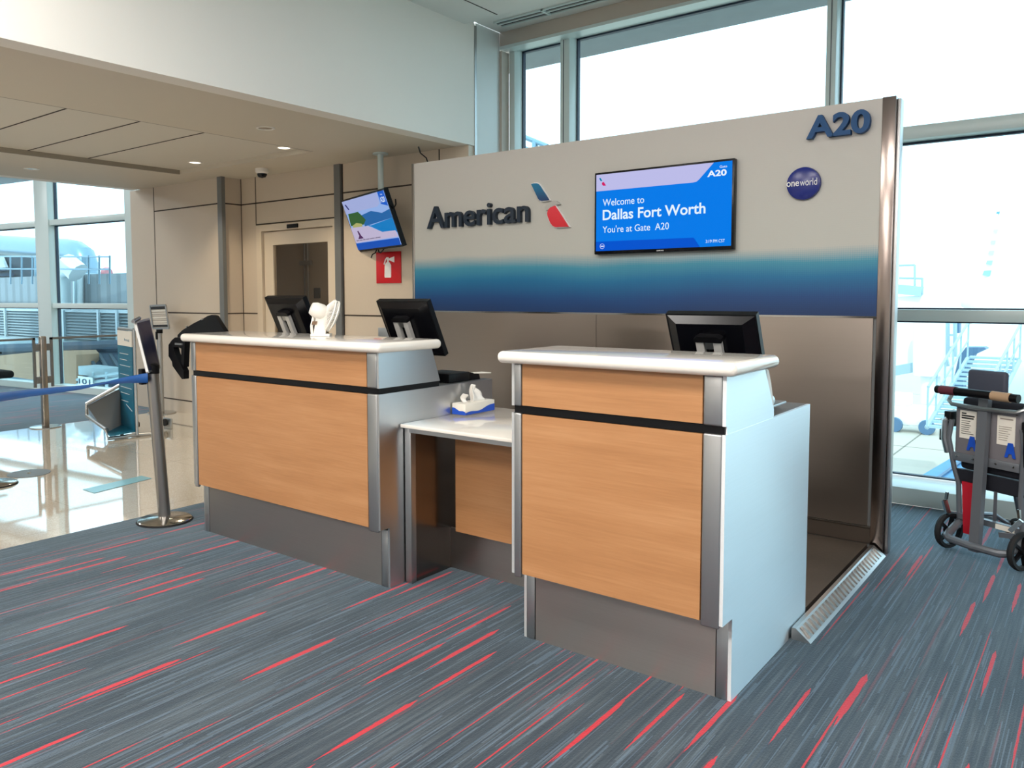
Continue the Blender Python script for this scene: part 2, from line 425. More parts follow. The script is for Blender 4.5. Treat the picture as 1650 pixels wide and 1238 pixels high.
struct('wall_back', MB().box(-7.30, -6.0, 5.43, 5.53, 2.13, 2.64), 'beige')
s = MB().box(-7.30, -6.0, 5.428, 5.431, 2.353, 2.367); s.box(-7.30, -6.0, 5.428, 5.431, 2.125, 2.135); s.box(-6.03, -6.018, 5.428, 5.431, 2.13, 2.36)
struct('trim_5', s, 'seam')
struct('trim_7', MB().box(-6.01, -5.925, 5.40, 5.45, 0, 2.64), 'grey_metal')
panelled(-5.92, -4.34, 5.43, (-5.915, -4.67), zl=(2.36, 1.165))
# room behind the door
struct('wall_room', MB().box(-8.9, -5.5, 6.9, 7.0, 0, 2.64), 'beige')
struct('wall_room', MB().box(-9.0, -8.9, 5.53, 7.0, 0, 2.64), 'beige')
struct('wall_room', MB().box(-5.5, -5.4, 5.53, 7.0, 0, 2.64), 'beige')
struct('ceiling', MB().box(-9.0, -5.4, 5.53, 7.0, 2.64, 2.7), 'ceil_beige')
struct('floor', MB().box(-9.0, -5.4, 5.53, 7.0, -.1, 0), 'terrazzo')
s = MB()
xc = at(493, 424, 1, 6.85)
for x in (xc.x-.03, xc.x+.03): s.tube([(x, 6.85, 0), (x, 6.85, 2.6)], .014, 8)
s.box(xc.x-.11, xc.x+.11, 6.83, 6.86, xc.z-.03, xc.z+.03)
tag(build('conduit_pair', s, 'alu'), 'pair of pale vertical conduits with clamp behind door glass', 'conduit')
tag(build('wall_switch', MB().box(at(505, 480, 1, 6.88).x, at(515, 480, 1, 6.88).x, 6.885, 6.9, at(505, 481, 1, 6.88).z, at(505, 464, 1, 6.88).z, .004), 'grey_metal'), 'grey wall box seen through the door window', 'switch')
# door
d = sroot('door_1', (-6.65, 5.43, 0))
fr = MB(); fr.box(-7.29, -7.20, 5.42, 5.5, 0, 2.12); fr.box(-6.06, -6.01, 5.42, 5.5, 0, 2.12); fr.box(-7.20, -6.06, 5.42, 5.5, 2.05, 2.12)
build('door_frame', fr, 'door_cream', d)
lf = MB(); lf.box(-7.19, -7.04, 5.45, 5.49, .02, 2.04); lf.box(-6.17, -6.07, 5.45, 5.49, .02, 2.04); lf.box(-7.04, -6.17, 5.45, 5.49, 1.90, 2.04); lf.box(-7.04, -6.17, 5.45, 5.49, .02, .3)
lf.box(-7.205, -7.19, 5.46, 5.48, 0, 2.04)
build('door_leaf', lf, 'door_cream', d)
build('window_pane', MB().box(-7.04, -6.17, 5.465, 5.475, .3, 1.90), 'tinted', d)
build('door_closer', MB().box(-6.75, -6.58, 5.405, 5.42, 2.06, 2.10), 'black', d)
# window wall on the right: y front 5.97, glass 6.12
hb = MB().box(-4.335, 7, 5.87, 5.97, 3.555, 3.68, .004)
struct('trim_8', hb, 'beige2')
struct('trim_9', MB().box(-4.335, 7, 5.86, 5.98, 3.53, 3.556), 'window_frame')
struct('wall_jamb', MB().box(-4.40, -4.31, 5.87, 5.98, 0, 3.52), 'beige2')
cols = [(-4.31, -4.28, -3.78), (-3.78, -3.70, -1.61), (-1.61, -1.56, 1.45), (1.45, 1.50, 4.5)]
edges = [(-4.31, -4.25), (-3.77, -3.68), (-1.61, -1.545), (1.40, 1.465), (4.4, 4.465), (6.9, 7.0)]
for i in range(5):
    w = sroot('window_%d' % (i+1), (edges[i][0], 5.97, 0))
    a, b_ = edges[i]; c_ = edges[i+1][0]
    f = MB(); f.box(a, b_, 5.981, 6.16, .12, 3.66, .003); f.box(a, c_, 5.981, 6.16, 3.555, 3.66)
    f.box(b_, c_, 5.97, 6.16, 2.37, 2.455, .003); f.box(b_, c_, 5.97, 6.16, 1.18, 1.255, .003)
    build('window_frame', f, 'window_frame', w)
    g = MB()
    g.box(a+.03, a+.034, 5.977, 5.982, .12, 3.53) if i else None
    for z0, z1 in ((.12, 1.18), (1.255, 2.37), (2.455, 3.555)):
        g.box(b_, b_+.012, 6.10, 6.14, z0, z1); g.box(b_, c_, 6.10, 6.14, z1-.014, z1); g.box(b_, c_, 6.10, 6.14, z0, z0+.01); g.box(c_-.012, c_, 6.10, 6.14, z0, z1)
    build('window_seal', g, 'window_seal', w)
    for z0, z1 in ((.12, 1.18), (1.255, 2.37), (2.455, 3.555)):
        build('window_pane', MB().box(b_, c_, 6.115, 6.125, z0, z1), 'glass', w)
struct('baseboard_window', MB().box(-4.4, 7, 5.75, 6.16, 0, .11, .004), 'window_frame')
struct('wall_right', MB().box(7, 7.15, -10, 6.2, 0, 3.8), 'white_wall')
struct('wall_rear', MB().box(-19, 7, -10.15, -10, 0, 4.0), 'white_wall')
struct('wall_left', MB().box(-19.1, -19, -10, 6.6, 0, 4.0), 'white_wall')
# angled window wall on the left
P0 = Vector((-13.283, 5.087, 0)); E_ = Vector((.9909, .1347, 0)); N_ = Vector((-.1347, .9909, 0)); RZ = math.atan2(.1347, .9909)
def lw(i, s0, s1, s2):
    w = sroot('window_%d' % i, P0+E_*s0, RZ); L = s2-s0; m = s1-s0
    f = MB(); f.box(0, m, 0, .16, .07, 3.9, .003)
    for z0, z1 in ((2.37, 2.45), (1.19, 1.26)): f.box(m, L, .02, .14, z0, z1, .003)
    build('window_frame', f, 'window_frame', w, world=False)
    g = MB()
    for z0, z1 in ((.09, 1.19), (1.26, 2.37), (2.45, 3.9)):
        g.box(m, m+.012, .1, .14, z0, z1); g.box(L-.012, L, .1, .14, z0, z1); g.box(m, L, .1, .14, z1-.012, z1)
    build('window_seal', g, 'window_seal', w, world=False)
    for z0, z1 in ((.09, 1.19), (1.26, 2.37), (2.45, 3.9)):
        build('window_pane', MB().box(m, L, .115, .125, z0, z1), 'glass', w, world=False)
lw(6, 1.075, 1.40, 3.11); lw(7, -1.6, -1.3, 1.075); lw(8, -4.3, -4.0, -1.6)
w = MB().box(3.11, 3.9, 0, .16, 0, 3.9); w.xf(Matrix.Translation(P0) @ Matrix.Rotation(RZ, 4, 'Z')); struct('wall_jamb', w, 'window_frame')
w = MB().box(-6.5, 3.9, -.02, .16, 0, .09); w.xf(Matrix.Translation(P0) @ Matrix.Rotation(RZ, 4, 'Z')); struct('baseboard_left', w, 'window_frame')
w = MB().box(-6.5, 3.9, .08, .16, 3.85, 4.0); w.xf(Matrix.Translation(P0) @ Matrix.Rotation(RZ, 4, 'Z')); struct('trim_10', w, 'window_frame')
struct('wall_left_end', MB().box(-19, -17.4, 4.35, 4.5, 0, 3.95), 'white_wall')

# ceiling fixtures
def downlight(x, y, z, lab, on=True):
    t = thing('recessed_downlight', lab, 'ceiling light', (x, y, z), group=None)
    build('trim_ring', MB().lathe([(.072, 0), (.072, -.004), (.058, -.006), (.052, 0)]), 'white_plastic', t, world=False)
    build('lens', MB().lathe([(0, -.002), (.054, -.002), (.054, 0)]), 'lamp_glow' if on else 'chrome', t, world=False)
    return t
downlight(-7.17, 4.62, 2.685, 'small lit downlight, left of the two glowing ones'); downlight(-5.85, 4.67, 2.685, 'small lit downlight nearest the hanging screen')
downlight(-8.52, 3.64, 2.64, 'unlit round downlight in the ceiling by the left windows', False); downlight(-5.1, 3.9, 2.64, 'unlit round downlight beside the white bulkhead edge', False)
for x, y in ((-7.17, 4.62), (-5.85, 4.67)):
    lamp('SPOT', (x, y, 2.67), 55, (1, .84, .62), .04, name='downlight_beam', spot=math.radians(115))
t = thing('security_camera', 'small white dome camera with dark lens on the low ceiling', 'camera', (-6.759, 5.114, 2.64))
build('mount', MB().lathe([(0, 0), (.065, 0), (.065, -.035), (.05, -.05)]), 'white_plastic', t, world=False)
build('dome', MB().lathe([(.05, -.05), (.048, -.065), (.035, -.085), (0, -.095)]), 'black_gloss', t, world=False)
# slot diffuser
t = thing('slot_diffuser', 'long linear air slot diffuser with black gaps above window', 'air vent', (-4.1, 5.68, 3.68))
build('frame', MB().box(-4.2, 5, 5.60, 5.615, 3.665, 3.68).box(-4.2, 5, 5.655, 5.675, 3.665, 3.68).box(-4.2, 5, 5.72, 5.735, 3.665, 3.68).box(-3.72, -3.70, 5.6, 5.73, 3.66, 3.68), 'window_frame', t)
build('slot', MB().box(-4.2, 5, 5.615, 5.72, 3.675, 3.68), 'black', t)

# ================================================================== BACKDROP
BY = 4.567
bd = thing('backdrop_wall', 'tall gate backdrop with blue gradient print above brushed steel', 'backdrop wall', (-2.55, BY+.05, 0))
build('core', MB().box(-4.17, -.95, BY+.012, BY+.09, 0, 2.34), 'grey_metal', bd)
build('graphic_panel', MB().box(-4.18, -.95, BY, BY+.012, 1.243, 2.358), 'graphic', bd)
sp = MB()
for a, b_ in ((-4.18, -2.6), (-2.597, -.965)): sp.box(a, b_, BY-.001, BY+.012, .14, 1.236)
build('steel_backsplash', sp, 'steel_panel', bd)
build('steel_trim', MB().box(-4.18, -.95, BY-.004, BY+.012, 1.236, 1.246).box(-4.18, -.95, BY-.004, BY+.01, .130, .139), 'chrome', bd)
build('kick_panel', MB().box(-4.18, -.95, BY+.004, BY+.012, .045, .131), paint('dark kick panel', (84, 74, 66), .5, .6), bd)
M['post_steel'] = steel('dark reflective post steel', (150, 138, 132), .22, 2, tan=(1, 0, 0), aniso=.5)
build('end_post', MB().box(-.949, -.887, BY-.004, BY+.095, 0, 2.36, .002), 'post_steel', bd)
build('end_post', MB().box(-4.205, -4.181, BY-.004, BY+.095, 0, 2.36, .004), 'steel_v', bd)
build('edge_cap', MB().box(-.886, -.868, BY+.02, BY+.09, 0, 2.35, .004), 'alu', bd)
for x, z, s_ in ((-4.12, 2.36, 1), (-4.02, 2.36, -1)): pass
build('cable_tuft', MB().tube([(-4.08, BY+.05, 2.35), (-4.10, BY+.05, 2.40), (-4.15, BY+.04, 2.44), (-4.17, BY+.04, 2.49)], .005, 6), 'black', bd)
# writing on the backdrop
def pl(u, v, y=BY): return at(u, v, 1, y)
def bbox(u0, v0, u1, v1, y=BY): a = pl(u0, v0, y); b_ = pl(u1, v1, y); return a, b_
a, b_ = bbox(692, 369.8, 855.5, 356); zt = pl(787, 325.5).z
build('lettering', text_fit('American', (a.x, BY-.001, a.z), (1, 0, 0), (0, 0, 1), b_.x-a.x, zt-a.z, .014, .03), 'navy', bd, label='dark navy raised word American')
a = pl(1302, 226.5); b_ = pl(1404, 214); zt = pl(1385, 178).z
build('lettering', text_fit('A20', (a.x, BY-.001, b_.z-.002), (1, 0, 0), (0, 0, 1), b_.x-a.x, zt-b_.z, .03, .035), 'blue_letter', bd, label='blue raised gate number A20')
def zpt(x, y): return (680+x*.15152, 280+y*.15152)
def flat(pts, y, dep): return MB().prism([(lambda q: (q.x, y, q.z))(pl(*zpt(*p))) for p in pts], (0, -dep, 0))
blue = [(1182, 113), (1215, 106), (1243, 106), (1262, 116), (1280, 138), (1374, 284), (1290, 292), (1272, 288), (1256, 268)]
beak = [(1386, 300), (1412, 290), (1448, 296), (1484, 328), (1436, 334), (1408, 352), (1372, 380), (1340, 398), (1322, 366), (1340, 330)]
red = [(1356, 452), (1353, 420), (1362, 388), (1386, 362), (1436, 343), (1580, 566), (1440, 571), (1412, 560), (1388, 530), (1366, 480)]
def grow(pts, k):
    cx = sum(p[0] for p in pts)/len(pts); cy = sum(p[1] for p in pts)/len(pts)
    o = []
    for x, y in pts:
        d = math.hypot(x-cx, y-cy); o.append((x+(x-cx)/d*k, y+(y-cy)/d*k))
    return o
build('emblem_backing', flat(grow(blue, 9), BY, .018), 'white_mark', bd, label='white outline under the blue emblem stroke')
build('emblem_backing', flat(grow(red, 9), BY, .018), 'white_mark', bd, label='white outline under the red emblem stroke')
def grad(name, c0, c1, z0, z1):
    m, t, b = newmat(name); x, y, z = pos(t); t.links.new(mixc(t, ((z-z0)/(z1-z0)).cl(), lin(c0), lin(c1)), b.inputs['Base Color']); b.inputs['Roughness'].default_value = .4; return m
build('emblem_stroke', flat(blue, BY-.018, .008), grad('emblem blue print', (0, 34, 92), (0, 130, 170), 1.98, 2.15), bd, label='blue upper stroke of the emblem')
build('emblem_stroke', flat(red, BY-.018, .008), grad('emblem red print', (206, 18, 36), (222, 44, 60), 1.8, 1.95), bd, label='red lower stroke of the emblem')
build('emblem_beak', flat(beak, BY, .022), 'silver_letter', bd, label='silver beak of the emblem')
dc = pl(1296, 296.3)
build('round_badge', MB().lathe([(0, .034), (.06, .031), (.086, .022), (.0885, .012), (.0885, 0)], (dc.x, BY, dc.z), 48, (0, -1, 0)), 'disc_blue', bd, label='round blue badge')
build('badge_lettering', text_fit('one', (dc.x-.083, BY-.034, dc.z-.014), (1, 0, 0), (0, 0, 1), .066, .026, .012, .002), 'white_mark', bd)
build('badge_lettering', text_fit('world', (dc.x-.013, BY-.034, dc.z-.014), (1, 0, 0), (0, 0, 1), .088, .037, -.008, .002), 'white_mark', bd)

# ------------------------------------------------------------------ screens
def screen(root, O, ux, uz, w, h, layers, texts, glowk=1.0):
    """layers: (name, colour, [(s,t)...]); texts: (string, s0, t0, s1, t1, colour, bold)"""
    ux, uz = Vector(ux).normalized(), Vector(uz).normalized(); n = ux.cross(uz); O = Vector(O); k = 1
    for name, colr, pts in layers:
        mb = MB().prism([O+ux*s*w+uz*t_*h+n*.0006*(k-1) for s, t_ in pts], n*.0005)
        build(name, mb, emis('screen '+name, colr, glowk), root); k += 1
    for s_, a0, b0, a1, b1, colr, bold in texts:
        mb = text_fit(s_, O+ux*a0*w+uz*b0*h+n*(.0006*k), ux, uz, (a1-a0)*w, (b1-b0)*h, bold, .0004)
        build('screen_text', mb, emis('screen text', colr, glowk), root)
tv = thing('television', 'wall mounted flat screen welcoming travellers to gate A20', 'television', (-2.15, BY, 1.88))
q = .045
T0, T1 = at(957.5, 411, 1, BY-q), at(1184, 254.5, 1, BY-q); tx0, tx1, tz0, tz1 = T0.x, T1.x, T0.z+.002, T1.z
build('bezel', MB().box(tx0, tx1, BY-q, BY-.004, tz0, tz1, .004), 'black_gloss', tv)
W_, H_ = tx1-tx0-.026, tz1-tz0-.034; SO = (tx0+.013, BY-q-.0006, tz0+.021)
screen(tv, SO, (1, 0, 0), (0, 0, 1), W_, H_,
  [('screen', (4, 122, 232), [(0, 0), (1, 0), (1, 1), (0, 1)]),
   ('screen_banner', (188, 188, 232), [(0, .785), (.735, .785), (.757, .79), (.775, .812), (.877, 1), (0, 1)]),
   ('screen_footer', (4, 84, 206), [(0, 0), (.79, 0), (.752, .10), (.744, .117), (0, .125)])],
  [('Welcome to', .055, .585, .38, .675, (228, 244, 255), .0), ('Dallas Fort Worth', .055, .40, .825, .535, (228, 244, 255), .018),
   ("You're at Gate  A20", .055, .235, .567, .325, (228, 244, 255), .0), ('Gate', .917, .927, .967, .955, (228, 244, 255), 0),
   ('A20', .834, .832, .964, .907, (236, 246, 255), .03), ('3:19 PM CST', .83, .045, .96, .083, (228, 244, 255), 0)])
zo = Vector(SO)
def sc(pts, colr, name):
    build(name, MB().prism([zo+Vector((s*W_, -.0022, t_*H_)) for s, t_ in pts], (0, -.0003, 0)), emis('screen '+name, colr), tv)
sc([(.022, .955), (.036, .955), (.05, .915), (.036, .915)], (0, 130, 170), 'screen_emblem')
sc([(.046, .888), (.054, .9), (.062, .9), (.08, .85), (.058, .85), (.048, .868)], (206, 30, 100), 'screen_emblem')
rg = MB(); c0 = zo+Vector((.052*W_, -.0024, .062*H_)); rg.tube([c0+Vector((math.cos(i*PI/12)*.0155, 0, math.sin(i*PI/12)*.0155)) for i in range(24)], .0011, 6, closed=True)
rg.box(c0.x-.011, c0.x+.011, c0.y-.001, c0.y+.001, c0.z-.003, c0.z+.003); build('screen_icon', rg, emis('screen icon', (220, 230, 255)), tv)
build('maker_mark', text_fit('SAMSUNG', ((tx0+tx1)/2-.02, BY-q-.0004, tz0+.006), (1, 0, 0), (0, 0, 1), .045, .007, .02, .0005), 'white_mark', tv)

# hanging screen
ht = thing('hanging_screen', 'tilted flat screen with beach picture hanging from ceiling pole', 'television', (-5.207, 5.242, 2.64))
ux = Vector((.9267, -.3755, 0)).normalized(); dn = Vector((.1128, .3198, -.9408)); dn = (dn-ux*dn.dot(ux)).normalized(); uz = -dn; nn = ux.cross(uz)
K0, K1 = Vector((-5.74, 5.455, 1.778)), None
w_, h_ = 1.02, .515
cen = Vector((-5.27, 5.168, 2.02)); O = cen-ux*w_/2-uz*h_/2
mb = MB().prism([O, O+ux*w_, O+ux*w_+uz*h_, O+uz*h_], -nn*.04); build('bezel', mb, 'black_gloss', ht)
mb = MB().prism([O+ux*.2+uz*.12-nn*.04, O+ux*.82+uz*.12-nn*.04, O+ux*.82+uz*.4-nn*.04, O+ux*.2+uz*.4-nn*.04], -nn*.03); build('rear_housing', mb, 'black', ht)
screen(ht, O+ux*.015+uz*.02+nn*.0008, ux, uz, w_-.03, h_-.035,
  [('screen', (150, 182, 238), [(0, 0), (1, 0), (1, 1), (0, 1)]),
   ('screen_sea', (24, 128, 200), [(.45, .43), (1, .50), (1, .24), (.72, .26), (.42, .46)]),
   ('screen_mountain', (40, 104, 170), [(.35, .44), (1, .5), (1, .66), (.82, .62), (.6, .70), (.35, .66)]),
   ('screen_hill', (52, 96, 52), [(.02, .50), (.34, .48), (.42, .56), (.36, .66), (.3, .74), (.05, .74)]),
   ('screen_shore', (176, 176, 110), [(.06, .45), (.3, .45), (.3, .5), (.18, .54), (.06, .5)]),
   ('screen_sand', (196, 186, 216), [(.0, .15), (1, .15), (.98, .27), (.7, .28), (.42, .44), (.06, .46), (0, .46)]),
   ('screen_banner', (166, 178, 226), [(0, .75), (.78, .75), (.84, .80), (.86, 1), (0, 1)]),
   ('screen_corner', (30, 96, 206), [(.87, 1), (1, 1), (1, .72), (.87, .78)]),
   ('screen_footer', (24, 84, 186), [(0, 0), (1, 0), (1, .13), (0, .14)]),
   ('screen_emblem', (40, 40, 110), [(.05, .93), (.08, .93), (.13, .82), (.10, .82)]),
   ('screen_figure', (84, 50, 96), [(.10, .22), (.24, .22), (.2, .28), (.17, .38), (.14, .38), (.15, .28)])],
  [('A20', .885, .80, .985, .90, (220, 236, 255), .02), ('Gate', .92, .93, .965, .955, (220, 236, 255), 0),
   ('Earn miles with every vacation getaway', .05, .175, .63, .21, (40, 30, 60), .01)], .9)
build('pole', MB().tube([(-5.207, 5.242, 2.64), (-5.207, 5.242, 1.95)], .027, 16), 'window_frame', ht)
build('ceiling_flange', MB().lathe([(0, 0), (.07, 0), (.07, -.012), (0, -.012)], (-5.207, 5.242, 2.64)), 'window_frame', ht)
b0 = O+ux*.40-nn*.02
build('cable', MB().tube([b0, b0+Vector((-.02, 0, -.03)), b0+Vector((-.06, .0, -.045)), b0+Vector((-.075, 0, -.075))], .006, 6), 'black', ht)
build('cable', MB().tube([b0+ux*.03, b0+ux*.05+Vector((0, 0, -.03)), b0+ux*.09+Vector((0, 0, -.035)), b0+ux*.16+Vector((0, 0, -.008))], .006, 6), 'black', ht)
build('cable', MB().tube([O+ux*1.02+uz*.33-nn*.03, O+ux*1.09+uz*.36-nn*.03, O+ux*1.11+uz*.40-nn*.03], .006, 6), 'black', ht)
# fire extinguisher sign
fs = thing('fire_extinguisher_sign', 'square red sign with white fire extinguisher on beige wall', 'sign', (-5.31, 5.43, 1.62))
A, B = pl(606, 406, 5.42), pl(646, 457, 5.42)
build('sign_plate', MB().box(A.x, B.x, 5.418, 5.43, B.z+.005, A.z-.005, .003), 'red_sign', fs)
cx_, cz_ = (A.x+B.x)/2, (A.z+B.z)/2
e = MB(); e.prism([(cx_+x*.85, 5.418, cz_+z*.9) for x, z in ((-.05, -.105), (.04, -.105), (.045, -.09), (.045, .025), (.02, .055), (-.025, .055), (-.05, .025), (-.055, -.09))], (0, -.003, 0))
for pp in (((-.016, .055), (.012, .055), (.012, .085), (-.016, .085)), ((.012, .076), (.095, .05), (.095, .112), (.012, .092)), ((-.03, .084), (.012, .08), (.012, .104), (-.02, .108)), ((-.03, .084), (-.02, .108), (-.045, .085), (-.068, .034), (-.052, .03))):
    e.prism([(cx_+x*.85, 5.418, cz_+z*.9) for x, z in pp], (0, -.003, 0))
build('extinguisher_symbol', e, 'white_mark', fs)
A, B = pl(609, 528, 5.42), pl(632, 546, 5.42)
tag(build('wall_outlet_plate', MB().box(A.x, B.x, 5.42, 5.43, B.z-.04, A.z, .003), 'alu'), 'small metal wall plate low on beige wall behind the monitor', 'wall plate')

# ================================================================== COUNTERS
def podium(x0, x1, yf, yp, yb, lab, ytop, ybot, trimr, triml, sheet='steel_side'):
    t = thing('gate_podium', lab, 'counter', ((x0+x1)/2, (yf+yb)/2, 0), group='gate podiums')
    zb, zs, zu, zc = .285, .915, .942, 1.105
    # lower carcass and sides
    side = [(yf, zb), (yf, zs), (yb, zs), (yb, 0), (yp, 0), (yp, zb)]
    for xx, lb in ((x1-.012, 'right'), (x0, 'left')):
        build('side_panel', MB().prism([(xx, y, z) for y, z in side], (.012, 0, 0)), sheet, t)
    build('carcass', MB().prism([(x0+.013, y, z) for y, z in [(yf+.014, zb), (yf+.014, zs), (yb-.01, zs), (yb-.01, .03), (yp+.01, .03), (yp+.01, zb)]], (x1-x0-.026, 0, 0)), 'black', t)
    build('wood_panel', MB().box(x0+triml+.004, x1-trimr-.004, yf, yf+.014, zb+.004, zs-.004), 'wood', t)
    build('plinth', MB().box(x0+.055, x1-.055, yp, yp+.01, 0, zb), 'steel_h', t)
    for a, b_ in ((x0+.012, x0+triml), (x1-trimr, x1-.012)):
        build('corner_trim', MB().box(a, b_, yf-.004, yf+.014, zb-.012, zs, .006, 3), 'alu', t)
        build('upper_corner_trim', MB().box(a, b_, yf-.004, yf+.014, zu, zc, .006, 3), 'alu', t)
    for a, b_ in ((x0+.012, x0+.052), (x1-.052, x1-.012)): build('plinth_trim', MB().box(a, b_, yp-.003, yp+.01, 0, zb-.012, .003), 'alu', t)
    # reveal and upper box
    if x1 > -1.5: build('gap_trim', MB().box(x1-.006, x1-.001, yf+.012, ybot, zs, zu), sheet, t)
    build('shadow_gap', MB().box(x0+.01, x1-.006, yf+.006, ybot, zs, zu), 'black', t)
    up = [(yf, zu), (yf, zc), (ytop, zc), (ybot, zu)]
    for xx in (x1-.012, x0): build('upper_side_panel', MB().prism([(xx, y, z) for y, z in up], (.012, 0, 0)), sheet, t)
    build('upper_carcass', MB().prism([(x0+.013, y, z) for y, z in [(yf+.014, zu), (yf+.014, zc), (ytop-.004, zc), (ybot-.004, zu)]], (x1-x0-.026, 0, 0)), 'grey_metal', t)
    build('upper_wood_panel', MB().box(x0+triml+.004, x1-trimr-.004, yf, yf+.014, zu+.003, zc), 'wood', t)
    # desk shelf behind
    build('desk_shelf', MB().box(x0+.013, x1-.013, ybot, yb-.004, zs-.012, zs+.001), 'grey_metal', t)
    # countertop with bullnose
    pr = .045; c = MB(); c.box(x0-pr, x1+pr, yf-pr, ytop+.03, zc+.001, zc+.047, .0215, 5)
    o = build('countertop', c, 'counter', t); o.data.polygons.foreach_set('use_smooth', [True]*len(o.data.polygons))
    return t
podium(-4.087, -2.584, 2.575, 2.635, 3.428, 'long podium on the left with fan and two monitors', 2.94, 3.0, .075, .045, 'steel_side_smooth')
podium(-1.79, -.949, 2.50, 2.585, 3.42, 'shorter podium on the right beside the steel ramp edge', 2.86, 2.97, .075, .045)
# transfer table between
t = thing('low_counter', 'low white topped counter with wooden front between the podiums', 'counter', (-2.19, 3.05, 0))
build('tabletop', MB().box(-2.577, -1.797, 2.705, 3.42, .748, .765, .003), 'counter', t)
build('top_rail', MB().box(-2.53, -1.797, 2.715, 2.745, .728, .747), 'alu', t)
build('wood_panel', MB().box(-2.48, -1.80, 2.99, 3.004, .205, .728), 'wood', t)
build('plinth', MB().box(-2.56, -1.80, 3.03, 3.04, 0, .205), 'steel_h', t)
build('side_panel', MB().box(-2.579, -2.545, 2.775, 3.41, 0, .747), steel('dark brushed steel return', (120, 112, 106), .22, 2), t)
build('corner_post', MB().box(-2.579, -2.54, 2.735, 2.772, 0, .747, .004), 'alu', t)
# platform and ramp
pf = thing('raised_platform', 'dark diamond plate platform between podiums and backdrop', 'platform', (-2.5, 4, 0))
build('deck', MB().box(-4.08, -.96, 3.45, BY-.008, .0, .045), 'plate', pf)
rp = thing('ramp_edge', 'silver ribbed ramp edging on carpet beside the right podium', 'ramp', (-.9, 3.9, 0))
rp_m = MB().prism([(-.942, 3.215, 0), (-.868, 3.215, 0), (-.926, 3.215, .047), (-.942, 3.215, .047)], (0, 1.335, 0)); build('wedge', rp_m, 'alu', rp)
th = MB(); n_ = 26
def rs(f, y, k=.0): # point on ramp slope, f 0 bottom .. 1 top
    return Vector((-.868-.058*f+k*.6, y, .047*f+k*.8))
for i in range(n_):
    y = 3.235+i*1.29/n_; th.prism([rs(.2, y, .0), rs(.2, y+.034, .0), rs(.88, y+.017, .0)], (.006, 0, .008))
build('grip_teeth', th, 'steel_v', rp)

# ------------------------------------------------------------------ monitors
M['silver_rail'] = paint('bright silver plastic', (206, 204, 200), .3, .35)
def monitor(x0, x1, yt, zt, lab, zs=.916, rz=0):
    h, tl = .325, math.radians(26); w = x1-x0
    t = thing('computer_monitor', lab, 'monitor', ((x0+x1)/2, yt+.16, zs), rz, group='agent monitors seen from behind')
    # local frame: origin at desk; back face towards -y
    cz = zt-zs; d = Vector((0, math.sin(tl), -math.cos(tl))); n = Vector((0, -math.cos(tl), -math.sin(tl))); top = Vector((0, -.16, cz))
    def P(x, a, k): return Vector((x, 0, 0))+top+d*a+n*k
    fr = MB(); ww = w/2
    fr._in([P(-ww, 0, -.03), P(ww, 0, -.03), P(ww, h, -.03), P(-ww, h, -.03), P(-ww, 0, 0), P(ww, 0, 0), P(ww, h, 0), P(-ww, h, 0)], [(0, 1, 2, 3), (4, 7, 6, 5), (0, 4, 5, 1), (1, 5, 6, 2), (2, 6, 7, 3), (3, 7, 4, 0)])
    build('bezel', fr, 'black', t, world=False)
    bk = MB(); a, b_ = ww-.006, ww-.05
    bk._in([P(-a, .006, 0), P(a, .006, 0), P(a, h-.006, 0), P(-a, h-.006, 0), P(-b_, .03, .028), P(b_, .03, .028), P(b_, h-.05, .034), P(-b_, h-.05, .034)], [(0, 1, 5, 4), (1, 2, 6, 5), (2, 3, 7, 6), (3, 0, 4, 7), (4, 5, 6, 7)])
    build('rear_shell', bk, 'black_gloss', t, world=False)
    hz = MB(); hz.prism([P(-.056, .08, .03), P(-.04, .07, .03), P(.04, .07, .03), P(.056, .08, .03), P(.056, .096, .03), P(-.056, .096, .03)], n*.03)
    build('hinge_cover', hz, 'black', t, world=False)
    for s_ in (-1, 1):
        st = MB(); st.prism([P(s_*.036-.016, .098, .034), P(s_*.036+.016, .098, .034), P(s_*.036+.016, h-.03, .04), P(s_*.036-.016, h-.03, .04)], n*.022)
        build('stand_rail', st, 'silver_rail', t, world=False, label='silver stand rail')
    ct = MB(); ct.prism([P(-.016, .10, .034), P(.016, .10, .034), P(.016, .13, .034), P(-.016, .13, .034)], n*.018)
    build('stand_clip', ct, 'alu', t, world=False)
    bs = MB(); e0 = P(0, h-.05, .03); bs.box(-.03, .03, e0.y-.005, e0.y+.03, .012, e0.z, .003); bs.box(-.11, .11, -.08, .10, 0, .012, .004)
    build('stand_base', bs, 'black', t, world=False)
    build('screen', MB().prism([P(-ww+.015, .015, -.031), P(ww-.015, .015, -.031), P(ww-.015, h-.02, -.031), P(-ww+.015, h-.02, -.031)], n*-.001), 'black_gloss', t, world=False)
    return t
monitor(-4.10, -3.735, 3.10, 1.352, 'black monitor seen from behind, left of the white fan')
monitor(-3.125, -2.755, 3.10, 1.333, 'black monitor seen from behind at the right end of the long podium')
monitor(-1.435, -1.063, 3.09, 1.285, 'black monitor seen from behind above the right podium')

